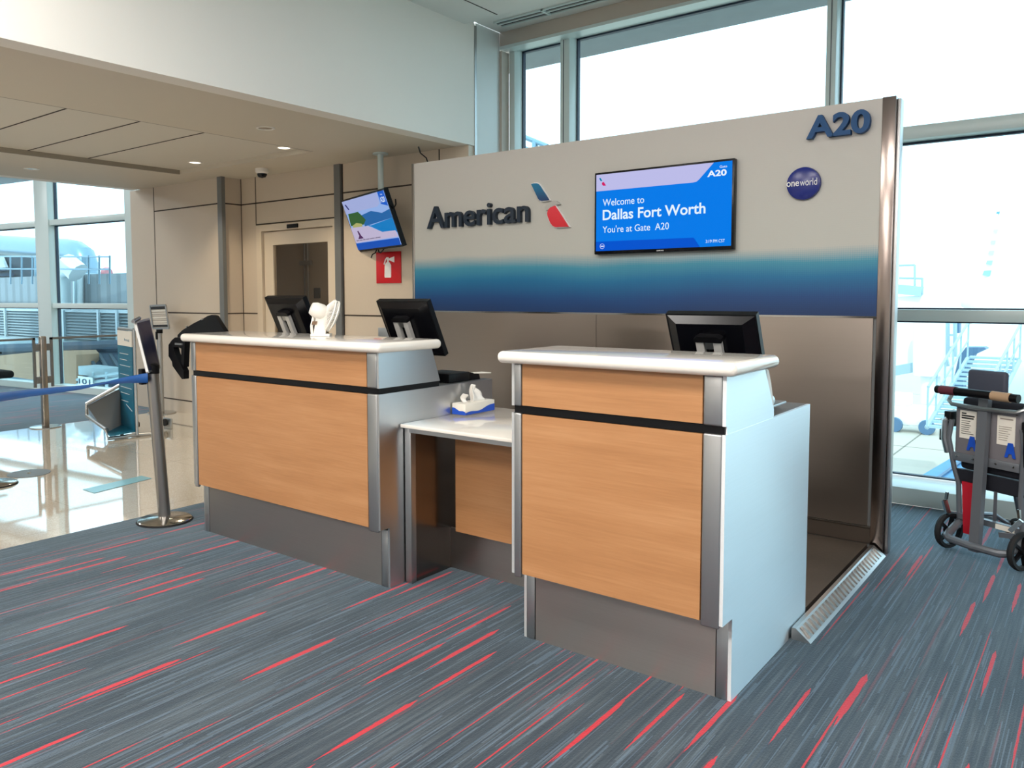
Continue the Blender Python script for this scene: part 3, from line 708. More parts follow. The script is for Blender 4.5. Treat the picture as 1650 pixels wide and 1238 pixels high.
# fan on the left podium
fx, fy, fz = -3.225, 2.80, 1.153
t = thing('desk_fan', 'small white clip fan standing on the left podium countertop', 'fan', (fx, fy, fz))
rt = Vector((.782, .623, 0)); fw = Vector((-.623, .782, 0))
def L(a, b_, c): return Vector((fx, fy, fz))+rt*a+fw*b_+Vector((0, 0, c))
bs = MB(); bs.prism([L(-.055, -.03, 0), L(.045, -.03, 0), L(.045, .05, 0), L(-.055, .05, 0)], (0, 0, .012)); build('base', bs, 'white_plastic', t)
nk = MB(); nk.tube([L(-.05, 0, .01), L(-.053, 0, .05), L(-.042, 0, .1), L(-.02, 0, .12)], .008, 8); nk.prism([L(-.04, -.012, .01), L(.02, -.012, .01), L(.03, -.012, .10), L(-.03, -.012, .10)], fw*.03); build('neck', nk, 'white_plastic', t)
ax = (rt*.86+fw*.32+Vector((0, 0, -.36))).normalized()
mc = L(-.025, 0, .135)
build('motor_housing', MB().lathe([(0, -.035), (.03, -.032), (.04, -.01), (.042, .03), (.03, .05), (0, .05)], mc, 20, ax), 'white_plastic', t)
cg = mc+ax*.072; g = MB(); up_ = ax.orthogonal().normalized(); w2 = ax.cross(up_)
def ring(r, k, rr): g.tube([cg+ax*k+(up_*math.cos(2*PI*i/32)+w2*math.sin(2*PI*i/32))*r for i in range(32)], rr, 6, closed=True)
ring(.083, 0, .005); ring(.083, .02, .004); ring(.05, -.022, .0022); ring(.05, .032, .0022); ring(.022, -.03, .003); ring(.022, .036, .003)
for i in range(56):
    a_ = 2*PI*i/56; v_ = up_*math.cos(a_)+w2*math.sin(a_)
    g.tube([cg+v_*.02-ax*.03, cg+v_*.05-ax*.024, cg+v_*.078-ax*.006, cg+v_*.083+ax*.01, cg+v_*.078+ax*.024, cg+v_*.05+ax*.034, cg+v_*.02+ax*.036], .0022, 4)
build('grille', g, 'white_plastic', t)
bl = MB()
for i in range(4):
    a_ = PI/2*i; v_ = up_*math.cos(a_)+w2*math.sin(a_); u_ = up_*-math.sin(a_)+w2*math.cos(a_)
    bl.prism([cg+v_*.01, cg+v_*.07-u_*.02+ax*.008, cg+v_*.07+u_*.025-ax*.006, cg+u_*.012], ax*.002)
bl.lathe([(0, -.01), (.016, -.01), (.016, .014), (0, .018)], cg, 14, ax); build('blades', bl, M['white_plastic'], t)
build('hub_cap', MB().lathe([(0, .0), (.022, 0), (.02, .006), (0, .008)], cg+ax*.035, 16, ax), 'white_plastic', t)
build('control_plate', MB().prism([L(-.05, -.014, .06), L(-.025, -.014, .06), L(-.02, -.014, .078), L(-.045, -.014, .078)], fw*-.004), paint('brown label', (116, 92, 70), .5), t, label='brown square label')

# tissue box
t = thing('tissue_box', 'blue and white tissue box with tissue pulled up on low counter', 'tissue box', (-2.54, 3.2, .766))
X0, X1, Y0, Y1, Z0, Z1 = -2.578, -2.492, 3.085, 3.325, .766, .822
build('carton', MB().box(X0, X1, Y0, Y1, Z0, Z1, .001), 'paper', t)
wv = MB(); n_ = 20
pts = [(Y0+(Y1-Y0)*i/n_, Z0+.012+.022*((i/n_)**2)*1.2+.004*math.sin(i*.5)) for i in range(n_+1)]
wv.prism([(X1+.0004, Y0, Z0+.001)]+[(X1+.0004, y, z) for y, z in pts]+[(X1+.0004, Y1, Z0+.001)], (.0005, 0, 0))
pts = [(X0+(X1-X0)*i/n_, Z0+.034-.020*(i/n_)+.003*math.sin(i*.45)) for i in range(n_+1)]
wv.prism([(X0, Y0-.0004, Z0+.001)]+[(x, Y0-.0004, z) for x, z in pts]+[(X1, Y0-.0004, Z0+.001)], (0, -.0005, 0))
build('blue_print', wv, 'box_blue', t)
ts = MB(); cx0, cy0 = (X0+X1)/2, (Y0+Y1)/2
# folded tissue: two crumpled leaves standing out of the slot
G = 14
def leaf(poly, xo, amp, ph):
    V = []
    for i in range(G+1):
        for j in range(G+1):
            a_, b_ = i/G, j/G
            y = (poly[0][0]*(1-a_)+poly[1][0]*a_)*(1-b_)+(poly[3][0]*(1-a_)+poly[2][0]*a_)*b_
            z = (poly[0][1]*(1-a_)+poly[1][1]*a_)*(1-b_)+(poly[3][1]*(1-a_)+poly[2][1]*a_)*b_
            V.append((cx0+xo+amp*math.sin(a_*7+b_*3+ph)*(.3+b_)+.01*math.sin(b_*5+ph), cy0+y, Z1+z))
    ts._in(V, [(i*(G+1)+j, (i+1)*(G+1)+j, (i+1)*(G+1)+j+1, i*(G+1)+j+1) for i in range(G) for j in range(G)], True)
leaf([(-.035, -.004), (.07, -.004), (.085, .022), (.0, .088)], .004, .006, .5)
leaf([(-.035, -.004), (.05, -.004), (.035, .078), (-.005, .088)], -.006, .005, 1.4)
leaf([(-.075, -.004), (-.03, -.004), (-.035, .03), (-.07, .046)], -.012, .012, 2.5)
o = build('tissue', ts, 'tissue', t, sharp=80); md = o.modifiers.new('s', 'SOLIDIFY'); md.thickness = .0008

# devices on the desk shelves
t = thing('document_printer', 'low black printer on the shelf behind the long podium', 'printer', (-2.70, 3.25, .917))
build('body', MB().box(-2.80, -2.61, 3.10, 3.27, .917, .965, .006), 'black', t)
build('front_slot', MB().prism([(-2.79, 3.27, .917), (-2.79, 3.37, .917), (-2.79, 3.36, .945), (-2.79, 3.27, .962)], (.17, 0, 0)), 'black_gloss', t)
tag(build('paper_slip', MB().prism([(-2.66, 3.30, .950), (-2.60, 3.32, .951), (-2.585, 3.42, .946), (-2.64, 3.41, .948)], (0, 0, .004)), 'paper'), 'cream paper slip lying by the black printer', 'paper')
t = thing('desk_device', 'curved white upright device behind the right podium edge', 'device', (-.99, 3.0, .917))
cp = [(2.905, 1.10), (2.935, 1.09), (2.965, 1.04), (2.99, .98), (3.005, .92), (2.985, .92)]
build('shell', MB().prism([(-1.05, y, z) for y, z in cp], (.09, 0, 0)), 'white_plastic', t)
build('knob', MB().lathe([(0, 0), (.022, 0), (.022, .05), (.014, .06), (0, .06)], (-1.0, 3.02, .965), 16, (0, 1, 0)), 'pipe_pale', t)
tag(build('document_tray', MB().box(-1.10, -.975, 3.03, 3.20, .94, .950, .004), 'alu'), 'small flat metal tray on the right podium shelf', 'tray')

# black case by the left podium
t = thing('black_carry_case', 'black angular case with cut-out handle by the left podium end', 'case', (-4.25, 2.9, .8))
def bp(pts, y): return [(lambda q: (q.x, q.y, q.z))(at(u, v, 1, y)) for u, v in pts]
build('folded_flap', MB().prism(bp([(286, 540), (294, 532), (312, 521), (330, 512), (334, 509.5), (341, 507.5), (346, 509), (363, 536), (363, 606), (322, 602), (322, 552), (286, 552)], 3.02), (0, .03, 0)), 'black', t)
lo = bp([(282, 544), (277, 548), (271.5, 556), (271.5, 574), (277, 583), (278, 590), (285, 600), (293, 611), (296, 611), (296, 598), (282, 570), (279.5, 560), (285, 559), (292, 562), (292, 584), (296, 592), (298, 544)], 2.62)
build('handle_frame', MB().prism(lo, (0, .035, 0)), 'black', t)
build('clip', MB().box(at(281, 554, 1, 2.61).x, at(292, 554, 1, 2.61).x, 2.612, 2.62, at(286, 556, 1, 2.61).z, at(286, 553, 1, 2.61).z), 'alu', t)
for u, v in ((327, 515), (302, 527)): build('snap', MB().lathe([(0, 0), (.008, 0), (.006, .01), (0, .012)], at(u, v, 1, 3.02), 10, (0, -1, 0)), 'chrome', t)
# ================================================================== STANCHIONS
def stanchion(x, y, lab, lean=0.0, h=.97):
    t = thing('stanchion', lab, 'stanchion', (x, y, 0))
    build('base', MB().lathe([(0, .006), (.155, .006), (.158, .010), (.150, .017), (.06, .028), (.045, .032), (0, .032)], seg=40), 'chrome', t, world=False)
    build('rubber_ring', MB().lathe([(0, 0), (.163, 0), (.165, .003), (.163, .006), (0, .006)], seg=40), 'rubber', t, world=False)
    k = Vector((-lean*.78, -lean*.62, 1))
    p = MB().tube([k*.02, k*h], .036, 20); build('post', p, 'steel_v', t, world=False)
    return t, k
t, k = stanchion(-4.455, 2.60, 'leaning steel post with tilted sign frame beside the left podium', .055, .95)
k0 = Vector((-4.455, 2.60, 0))+k*.93
build('belt_head', MB().lathe([(0, 0), (.042, 0), (.042, .05), (.03, .06), (0, .06)], k0-Vector((0, 0, .03)), 20), 'black', t)
hd = k0+Vector((-.035, -.045, 0)); build('belt_socket', MB().box(hd.x-.018, hd.x+.018, hd.y-.015, hd.y+.02, .835, .93, .004), 'black', t)
# sign frame above post, seen obliquely
sx = Vector((.42, .907, 0)).normalized()
q = [at(218, 520, 1, 2.50), at(239, 514.5, 1, 2.66), at(256, 593, 1, 2.66), at(238, 600, 1, 2.50)]
u1 = (q[1]-q[0]); fn = (q[1]-q[0]).cross(q[3]-q[0]).normalized()
if fn.dot(EYE-q[0]) < 0: fn = -fn
fr = MB()
for i in range(4): fr.bar(q[i], q[(i+1) % 4], .012, .016, fn)
build('sign_frame', fr, 'alu', t)
build('sign_face', MB().prism([p+(sum(q, Vector())/4-p)*.05+fn*.004 for p in q], fn*.004), 'dark_sign', t)
build('sign_back', MB().prism([p+fn*-.002 for p in q], fn*-.008), 'alu', t)
build('sign_hinge', MB().tube([q[0]-u1*.15+Vector((0, 0, .01)), q[0]+u1*.3+Vector((0, 0, .02))], .012, 10), 'alu', t)
# belt
bt = MB(); pa = [(238, 601, 617, 2.5), (200, 608, 618, 2.5), (165, 617, 620, 2.5), (130, 621.5, 628, 2.5), (90, 624, 634, 2.5), (45, 628, 640, 2.5), (0, 633, 647.5, 2.5), (-90, 640, 660, 2.5)]
V = []
for u, v0, v1, y in pa: V += [at(u, v0, 1, y), at(u, v1, 1, y)]
V = [p+Vector((0, .002*math.sin(i), 0)) for i, p in enumerate(V)]
bt._in(V, [(2*i, 2*i+1, 2*i+3, 2*i+2) for i in range(len(pa)-1)], True)
bl = tag(build('queue_belt', bt, 'belt'), 'blue retractable belt stretched left from the leaning post', 'belt')
md = bl.modifiers.new('s', 'SOLIDIFY'); md.thickness = .002
# base at the left picture edge
t, k = stanchion(-6.30, 2.335, 'steel belt post with round base cut off by left picture edge', 0, .97)
t = thing('floor_disc', 'flat dark round disc on terrazzo behind the left base', 'disc', (-6.48, 2.66, 0))
build('disc', MB().lathe([(0, 0), (.15, 0), (.15, .004), (0, .006)], seg=36), 'grey_metal', t, world=False)
build('cap', MB().lathe([(0, .005), (.018, .005), (.012, .012), (0, .014)], seg=14), 'chrome', t, world=False)
# sign stand by the wall
t = thing('sign_stand', 'silver post holding a framed notice in front of beige wall', 'sign stand', (-8.60, 5.02, 0))
build('base', MB().lathe([(0, 0), (.16, 0), (.16, .01), (.05, .02), (0, .02)], seg=32), 'chrome', t, world=False)
build('post', MB().tube([(0, 0, .02), (0, 0, .97)], .03, 16), 'alu', t, world=False)
build('belt_head', MB().tube([(0, 0, .93), (0, 0, .975)], .036, 16).box(-.012, .012, -.045, -.03, .86, .95), 'black', t, world=False)
q = [at(242, 493, 1, 4.98), at(267, 492, 1, 5.0), at(272.5, 529, 1, 5.0), at(247, 529.5, 1, 4.98)]
fr = MB()
for i in range(4): fr.bar(q[i], q[(i+1) % 4], .022, .016, (0, 1, 0))
build('sign_frame', fr, 'alu', t)
cq = sum(q, Vector())/4
build('notice', MB().prism([p+(cq-p)*.06 for p in q], (0, .004, 0)), 'paper', t)
def strip(s0, s1, mat, nm, off=.006):
    a = [q[0].lerp(q[3], s0), q[1].lerp(q[2], s0), q[1].lerp(q[2], s1), q[0].lerp(q[3], s1)]
    build(nm, MB().prism([p+(cq-p)*.1+Vector((0, -off, 0)) for p in a], (0, .002, 0)), mat, t)
strip(0, .13, 'ink', 'notice_header'); strip(.88, .99, 'ink', 'notice_footer')
for s_ in (.25, .36, .44, .58, .66, .78): strip(s_, s_+.025, 'ink_grey', 'notice_line')
# glass barrier gate
gx = -8.66
t = thing('glass_barrier', 'silver post with two framed glass gates before left windows', 'barrier', (gx, 3.74, 0))
build('base', MB().lathe([(0, 0), (.15, 0), (.15, .008), (.05, .014), (0, .014)], (gx, 3.74, 0), 36), 'chrome', t)
build('post', MB().box(gx-.03, gx+.03, 3.71, 3.77, .01, .95, .01, 3), steel('satin steel post', (176, 168, 158), .3, 2), t)
for y0, y1 in ((2.60, 3.665), (3.815, 4.62)):
    f = MB(); zz0, zz1 = .42, .935
    f.box(gx-.012, gx+.012, y0, y1, zz1-.022, zz1); f.box(gx-.012, gx+.012, y0, y0+.024, zz0, zz1); f.box(gx-.012, gx+.012, y1-.024, y1, zz0, zz1)
    build('gate_frame', f, 'grey_metal', t)
    build('gate_glass', MB().box(gx-.004, gx+.004, y0+.024, y1-.024, zz0, zz1-.022), 'clear', t)
for ya, yb in ((3.665, 3.71), (3.77, 3.815)):
    for z in (.46, .80): build('hinge_bracket', MB().box(gx-.018, gx+.018, ya, yb, z, z+.07, .003), 'grey_metal', t)
# seat armrests at the left edge
t = thing('waiting_seat', 'dark padded seat end poking in at the left picture edge', 'seat', (-9.2, 3.1, 0))
q = at(0, 600, 0, -9.2)
build('seat_pad', MB().box(q.x-.25, q.x+.25, q.y-.75, q.y+.05, q.z-.05, q.z+.03, .035, 4), 'fabric_dark', t)
build('armrest', MB().box(q.x-.03, q.x+.03, q.y-.5, q.y+.02, q.z+.195, q.z+.22, .01, 3), 'black', t)
lg = MB()
for yy in (-.6, -.2): lg.tube([(q.x, q.y+yy, .0), (q.x, q.y+yy, q.z-.04)], .02, 10)
lg.tube([(q.x, q.y-.45, q.z), (q.x, q.y-.45, q.z+.2)], .012, 8)
build('leg_frame', lg, 'chrome', t)

# ------------------------------------------------------------------ baggage sizer
bx0, by0 = -7.70, 4.05
t = thing('baggage_sizer', 'teal bag sizer with tubular frame standing on terrazzo', 'bag sizer', (bx0, by0, 0))
ux_ = (Vector((at(221, 695, 2, .05).x, at(221, 695, 2, .05).y, 0))-Vector((at(196, 690, 2, .05).x, at(196, 690, 2, .05).y, 0))).normalized()
Lb = Vector(at(197, 686, 2, .05)); Rb = Vector(at(220, 696, 2, .05)); Lb.z = Rb.z = .05
up = Vector((0, 0, .98))
wdir = (Rb-Lb); nrm = Vector((wdir.y, -wdir.x, 0)).normalized()
if nrm.dot(EYE-Lb) < 0: nrm = -nrm
build('back_board', MB().prism([Lb, Rb, Rb+up*.84, Lb+up*.84], nrm*.02), 'teal', t)
build('header_board', MB().prism([Lb+up*.84, Rb+up*.84, Rb+up*.99, Lb+up*.99], nrm*.02), 'paper', t)
ln = MB()
for i, (a_, b_) in enumerate(((.76, .6), (.7, .5), (.64, .7), (.55, .6), (.5, .5), (.42, .75), (.36, .6), (.28, .5))):
    p0 = Lb+wdir*.15+up*a_+nrm*.021; ln.bar(p0, p0+wdir*b_, .004, .004)
ln.bar(Lb+wdir*.5+up*.25+nrm*.021, Lb+wdir*.9+up*.2+nrm*.021, .004, .005)
build('board_print', ln, M['white_mark'], t)
build('header_mark', text_fit('bag', Lb+wdir*.5+up*.885+nrm*.02, wdir.normalized() if True else 0, (0, 0, 1), wdir.length*.35, .03, .0, .001), 'teal', t)
fr = MB(); top = up*1.01
for p in (Lb, Rb):
    pp = p-wdir.normalized()*(.012 if p is Lb else -.018)
    fr.tube([pp+Vector((0, 0, -.03)), pp+top], .016, 10)
fr.tube([Lb+top, Rb+top], .014, 10)
build('upright_frame', fr, 'alu', t)
F1 = Vector(at(172, 706, 2, .02)); F0 = Vector(at(140, 670, 2, .16)); F2 = at(245, 699, 2, .02)
bs = MB(); bs.tube([Lb+Vector((0, 0, .42)), F0+Vector((-.0, 0, .12)), F0, F1+Vector((0, 0, .08)), F1+wdir*.1, Rb+Vector((0, 0, -.03)), F2], .018, 10)
build('base_frame', bs, 'alu', t)
build('tray', MB().prism([Lb, Rb, F1+wdir*.25+Vector((0, 0, .03)), F1+Vector((0, 0, .04))], (0, 0, .012)), 'teal', t)
build('side_board', MB().prism([Lb+Vector((0, 0, .38)), Lb, F1+Vector((0, 0, .05)), F0+Vector((0.02, 0, .10))], nrm*.008), 'grey_metal', t)
wh = MB()
for uv in ((224, 684), (198, 684)): wh.lathe([(0, 0), (.028, 0), (.03, .01), (.03, .022), (0, .022)], at(*uv, 2, .06), 16, nrm)
build('caster', wh, 'rubber', t)
q = at(270, 683, 2, .05)
t = thing('floor_bracket', 'small metal bracket with black wheel on terrazzo by leaning post', 'bracket', (q.x, q.y, 0))
build('plate', MB().box(-.07, .07, -.01, .02, 0, .11, .01), 'alu', t, world=False)
build('wheel', MB().lathe([(0, 0), (.036, 0), (.036, .02), (.012, .022), (0, .022)], (-.01, -.012, .065), 18, (0, -1, 0)), 'rubber', t, world=False)
# floor decal
A = at(133, 789, 2, .002); B = at(152, 795, 2, .002); C_ = at(245, 771, 2, .002); D_ = at(228, 767, 2, .002)
dc_ = MB().prism([A, B, C_, D_], (0, 0, .001)); tag(build('floor_decal', dc_, paint('teal floor decal', (130, 186, 200), .25)), 'narrow pale teal stripe stuck on the terrazzo floor', 'floor marking')

# ================================================================== TRANSPORT CHAIR
t = thing('transport_chair', 'grey airport transport wheelchair seen from behind by right window', 'wheelchair', (-.465, 4.80, 0), math.radians(-30))
def WB(nm, mb, mat, lab=None): return build(nm, mb, mat, t, world=False, label=lab)
hw = .195
for s_ in (-1, 1):
    c = (s_*hw, 0, .10); whl = thing  # wheels
    w = WB('wheel', MB().lathe([(.076, -.012), (.093, -.014), (.098, 0), (.093, .014), (.076, .012), (.076, -.012)], c, 32, (1, 0, 0)), 'rubber')
    sp_ = MB().lathe([(0, -.02), (.02, -.02), (.02, .02), (0, .02)], c, 14, (1, 0, 0))
    for i in range(5): a_ = i*2*PI/5; sp_.bar(c, (c[0], math.cos(a_)*.076, .10+math.sin(a_)*.076), .012, .02, (1, 0, 0))
    h = bpy.data.objects.new; build('wheel_hub', sp_, 'black', w, world=False)
for s_ in (-1, 1):
    fwm = MB().lathe([(0, -.012), (.055, -.012), (.062, 0), (.055, .012), (0, .012)], (s_*.16, .46, .062), 20, (1, 0, 0)); WB('front_wheel', fwm, 'rubber')
ub = MB().tube([(-hw+.03, .05, .16), (-hw+.025, -.03, .1), (-hw+.035, -.06, .085), (-hw+.06, -.075, .08), (0, -.085, .078), (hw-.06, -.075, .08), (hw-.035, -.06, .085), (hw-.025, -.03, .1), (hw-.03, .05, .16)], .02, 10)
WB('base_bar', ub, 'wc_grey')
WB('spine_post', MB().bar((0, -.065, .05), (0, -.03, .83), .05, .03, (0, 1, 0)), 'wc_grey')
WB('push_bar', MB().tube([(-.215, -.10, .86), (-.1, -.11, .862), (.1, -.11, .862), (.215, -.10, .86)], .021, 14), 'black')
WB('grip_sleeve', MB().tube([(-.19, -.102, .86), (-.10, -.109, .862)], .0235, 14), paint('maroon grip', (92, 30, 44), .6), 'maroon grip sleeve')
WB('grip_sleeve', MB().tube([(.09, -.109, .862), (.18, -.103, .86)], .0235, 14), paint('tan grip', (170, 140, 110), .6), 'tan grip sleeve')
WB('upper_loop', MB().tube([(-.2, .0, .84), (-.2, -.03, .80), (-.17, -.045, .785), (0, -.05, .78), (.17, -.045, .785), (.2, -.03, .80), (.2, 0, .84)], .011, 8), 'alu')
WB('back_panel', MB().box(-.175, .175, -.01, .02, .50, .785, .012, 3), 'wc_panel')
WB('panel_rail', MB().box(-.175, .175, -.02, -.005, .485, .53, .003), 'wc_grey')
WB('back_rest', MB().box(-.165, .165, .02, .07, .44, .82, .02, 3), 'fabric_dark')
WB('head_rest', MB().box(-.165, .045, .05, .085, .84, .965, .018, 4), paint('charcoal head rest', (62, 66, 80), .6))
WB('seat', MB().box(-.18, .18, .03, .44, .38, .43, .022, 3), 'fabric_dark')
WB('seat_sling', MB().prism([(-.18, 0, .44), (-.18, .02, .36), (-.18, .12, .33), (-.18, .3, .36), (-.18, .3, .40)], (.36, 0, 0)), 'fabric_dark')
WB('red_strap', MB().prism([(-.125, -.01, .38), (-.04, -.01, .38), (-.045, .02, .10), (-.13, .02, .10)], (0, .012, 0)), 'red')
WB('foot_plate', MB().box(-.14, .14, .42, .58, .10, .115, .004), 'grey_metal')
for s_ in (-1, 1):
    WB('side_frame', MB().tube([(s_*.185, -.02, .70), (s_*.20, -.02, .60), (s_*.18, 0, .45), (s_*.165, .02, .36), (s_*.168, .04, .16), (s_*hw*.85, .03, .12)], .013, 10).tube([(s_*.168, .04, .2), (s_*.16, .3, .16), (s_*.16, .46, .07)], .012, 8).tube([(s_*.168, .04, .38), (s_*.17, .42, .40), (s_*.155, .50, .12)], .012, 8), 'wc_grey')
    WB('arm_rest', MB().tube([(s_*.205, -.025, .70), (s_*.215, -.03, .69), (s_*.218, -.03, .60), (s_*.21, -.01, .52)], .017, 10), 'alu' if s_ < 0 else 'black')
    WB('arm_bracket', MB().box(s_*.205-.02, s_*.205+.02, -.03, .03, .66, .74, .005).box(s_*.235-.014, s_*.235+.014, -.03, .02, .58, .64, .004), 'black')
    WB('brake_lever', MB().bar((s_*.205, -.03, .26), (s_*.165, -.05, .20), .022, .022).bar((s_*.195, -.03, .27), (s_*.19, -.03, .31), .012, .012), 'chrome')
WB('cross_bar', MB().box(-.165, .165, .02, .05, .17, .20).bar((.03, .03, .36), (-.02, .10, .17), .016, .016).bar((.09, -.01, .155), (.19, -.03, .175), .02, .025), 'wc_grey')
WB('cross_label', MB().box(.045, .14, .015, .02, .172, .197), 'paper')
for s_, x0_ in ((-1, -.145), (1, .055)):
    WB('placard', MB().box(x0_, x0_+.09, -.014, -.010, .61, .755), 'paper')
    ls = MB()
    if s_ < 0: ls.box(x0_+.01, x0_+.035, -.016, -.014, .737, .744).box(x0_+.01, x0_+.08, -.016, -.014, .725, .732).box(x0_+.01, x0_+.075, -.016, -.014, .713, .72)
    else: ls.box(x0_+.015, x0_+.08, -.016, -.014, .738, .744)
    for i in range(7): ls.box(x0_+.01, x0_+.05+.03*random.random(), -.0155, -.014, .70-.011*i, .7025-.011*i)
    WB('placard_print', ls, 'ink_grey' if s_ > 0 else 'ink')
    cxx = x0_+.072
    A_ = MB().prism([(cxx-.028, -.015, .55), (cxx-.012, -.015, .625), (cxx+.012, -.015, .625), (cxx+.028, -.015, .55), (cxx+.012, -.015, .552), (cxx+.008, -.015, .57), (cxx-.008, -.015, .57), (cxx-.012, -.015, .552)], (0, -.002, 0))
    WB('gate_mark', A_, M['box_blue'])
for x_ in (-.15, -.06, .06, .15):
    for z_ in (.51, .77): WB('rivet', MB().lathe([(0, 0), (.006, 0), (.005, .004), (0, .005)], (x_, -.02 if z_ < .6 else -.012, z_), 10, (0, -1, 0)), 'chrome')

# ================================================================== OUTSIDE
def OUT(name, mb, mat, lab, cat, group=None): return tag(build(name, mb, mat), lab, cat, group)
struct('ground', MB().box(-120, 120, 6.6, 260, -4.7, -4.5), 'apron')
s = MB()
for i in range(8): s.box(-60, 60, 10+i*6, 10.06+i*6, -4.5, -4.495); s.box(-24+i*6, -23.94+i*6, 7, 60, -4.5, -4.495)
struct('trim_11', s, paint('apron joint', (120, 112, 100), .8))
# canopy overhangs
t = struct('roof_canopy', MB().box(-6.5, 9, 6.2, 7.36, 3.8, 3.95), 'fascia')
w = MB().box(-9, -1.9, .2, 3.4, 3.85, 4.0); w.xf(Matrix.Translation(P0) @ Matrix.Rotation(RZ, 4, 'Z')); struct('roof_canopy', w, 'fascia')
# railing seen through the narrow upper pane
rl = MB(); rl.tube([at(840, 219, 1, 11), at(882, 236, 1, 11)], .04, 8).tube([at(862, 228, 1, 11), at(862, 246, 1, 11)], .05, 8).tube([at(840, 236, 1, 11), at(860, 244, 1, 11)], .03, 8)
OUT('roof_railing', rl, 'duct', 'grey roof railing seen through the narrow upper window', 'railing')
# left: plant roof
YL = 10.0
def Q(u, v, y=YL): return at(u, v, 1, y)
def rect(u0, v0, u1, v1, y, dep):
    a, b_ = Q(u0, v0, y), Q(u1, v1, y); return MB().box(min(a.x, b_.x), max(a.x, b_.x), y, y+dep, min(a.z, b_.z), max(a.z, b_.z))
OUT('plant_wall', rect(-200, 455, 235, 497, YL+.05, .35), 'out_wall', 'grey corrugated wall of rooftop plant beyond left windows', 'wall')
lv = thing('louver_screen', 'pale horizontal louvre screen beyond the left windows', 'louvre', (-20, 9.9, 0))
a, b_ = Q(-200, 558, 9.9), Q(235, 497, 9.9)
build('backing', MB().box(a.x, b_.x, 9.95, 10.0, a.z, b_.z+.1), 'louver_dark', lv)
z0, z1 = Q(100, 558, 9.8).z, Q(100, 498, 9.8).z; sl = MB()
for i in range(13): z = z0+(z1-z0)*i/13; sl.prism([(a.x, 9.75, z), (a.x, 9.76, z+.008), (a.x, 9.93, z+.09), (a.x, 9.93, z+.075)], (b_.x-a.x, 0, 0))
build('slats', sl, 'louver', lv)
ps = MB()
for u in (-60, 10, 104, 160, 190): p = Q(u, 530, 9.74); ps.box(p.x-.04, p.x+.04, 9.70, 9.75, z0, z1)
build('mullions', ps, 'louver', lv)
OUT('parapet', rect(-200, 543, 235, 563, 9.2, .5), 'louver', 'pale flat parapet below the louvre screen', 'parapet')
OUT('pipe_run', MB().tube([Q(-200, 572, 9.0), Q(235, 558, 9.0)], .16, 10).tube([Q(-200, 566, 9.1), Q(235, 553, 9.1)], .08, 8), 'out_blue', 'dark blue grey pipes running below the louvre screen', 'pipes')
OUT('concrete_barrier', MB().prism([Q(u, v, 8.2) for u, v in ((-220, 590), (-220, 645), (123, 625), (123, 572), (118, 566), (60, 567), (0, 573))], (0, .5, 0)), 'out_concrete', 'stained tan concrete block outside the left windows', 'concrete block')
rf = thing('ribbed_roof', 'dark sloping ribbed roof outside right of concrete block', 'roof', (-17, 9, 0))
build('roof_sheet', MB().prism([Q(124, 566, 8.9), Q(245, 566, 8.9), Q(245, 625, 8.1), Q(124, 625, 8.1)], (0, .05, .02)), 'out_blue', rf)
rb_ = MB()
for i in range(7): rb_.bar(Q(124+i*18, 572, 8.8), Q(136+i*18, 592, 8.4), .06, .06)
build('ribs', rb_, 'louver_dark', rf)
OUT('utility_box', rect(126, 590, 168, 609, 7.9, .4), 'louver', 'pale grey utility box above the number sign outside', 'utility box')
OUT('utility_rail', MB().tube([Q(124, 612, 7.8), Q(200, 600, 7.8)], .03, 6).tube([Q(124, 620, 7.8), Q(200, 608, 7.8)], .03, 6).tube([Q(150, 600, 7.8), Q(150, 625, 7.8)], .03, 6).tube([Q(172, 600, 7.8), Q(172, 625, 7.8)], .03, 6), 'out_pale', 'pale pipe rails beside the utility box outside', 'rail')
nb = thing('number_sign', 'small white sign reading 101 below the utility box', 'sign', Q(136, 616, 7.7))
a, b_ = Q(126, 622, 7.7), Q(147, 609, 7.7)
build('plate', MB().box(a.x, b_.x, 7.7, 7.73, a.z, b_.z), 'out_white', nb)
build('digits', text_fit('101', (a.x+.04, 7.695, a.z+.05), (1, 0, 0), (0, 0, 1), (b_.x-a.x)-.08, (b_.z-a.z)-.09, .01, .004), 'out_blue', nb)
# ducts and pipes
OUT('overhead_duct', MB().tube([Q(u, v, 11) for u, v in ((-200, 380), (0, 395), (60, 400), (110, 403), (124, 406), (135, 414), (139, 426), (139, 457))], .32, 14), 'duct', 'big horizontal silver duct bending down beyond left windows', 'duct')
OUT('elbow_duct', MB().tube([Q(96, 499, 9.5), Q(96, 440, 9.5), Q(112, 427, 9.5), Q(126, 440, 9.6)], .27, 12), 'pipe_pale', 'pale elbow duct rising from the plant wall', 'duct')
for u, lab in ((123, 'thin vertical silver pipe beside the elbow duct'), (129.5, 'shorter vertical silver pipe right of its twin')):
    OUT('riser_pipe', MB().tube([Q(u, 493, 9.97), Q(u, 423 if u < 125 else 434, 9.97)], .08, 10), 'pipe_pale', lab, 'pipe')
ac = thing('cooling_unit', 'grey rooftop cooling unit under the big duct', 'cooling unit', Q(15, 450, 12))
build('hood', MB().prism([Q(u, v, 12) for u, v in ((-120, 405), (-120, 452), (35, 452), (34, 415), (22, 404))], (0, 1.2, 0)), 'louver_dark', ac)
build('cone', MB().prism([Q(u, v, 11.9) for u, v in ((-60, 412), (-60, 434), (15, 434), (6, 413))], (0, -.1, 0)), 'pipe_pale', ac)
rr = MB()
for v in (432, 441): rr.box(Q(-60, v, 11.85).x, Q(22, v, 11.85).x, 11.8, 11.85, Q(0, v+5, 11.85).z, Q(0, v, 11.85).z)
build('grilles', rr, 'out_blue', ac)
rl = MB()
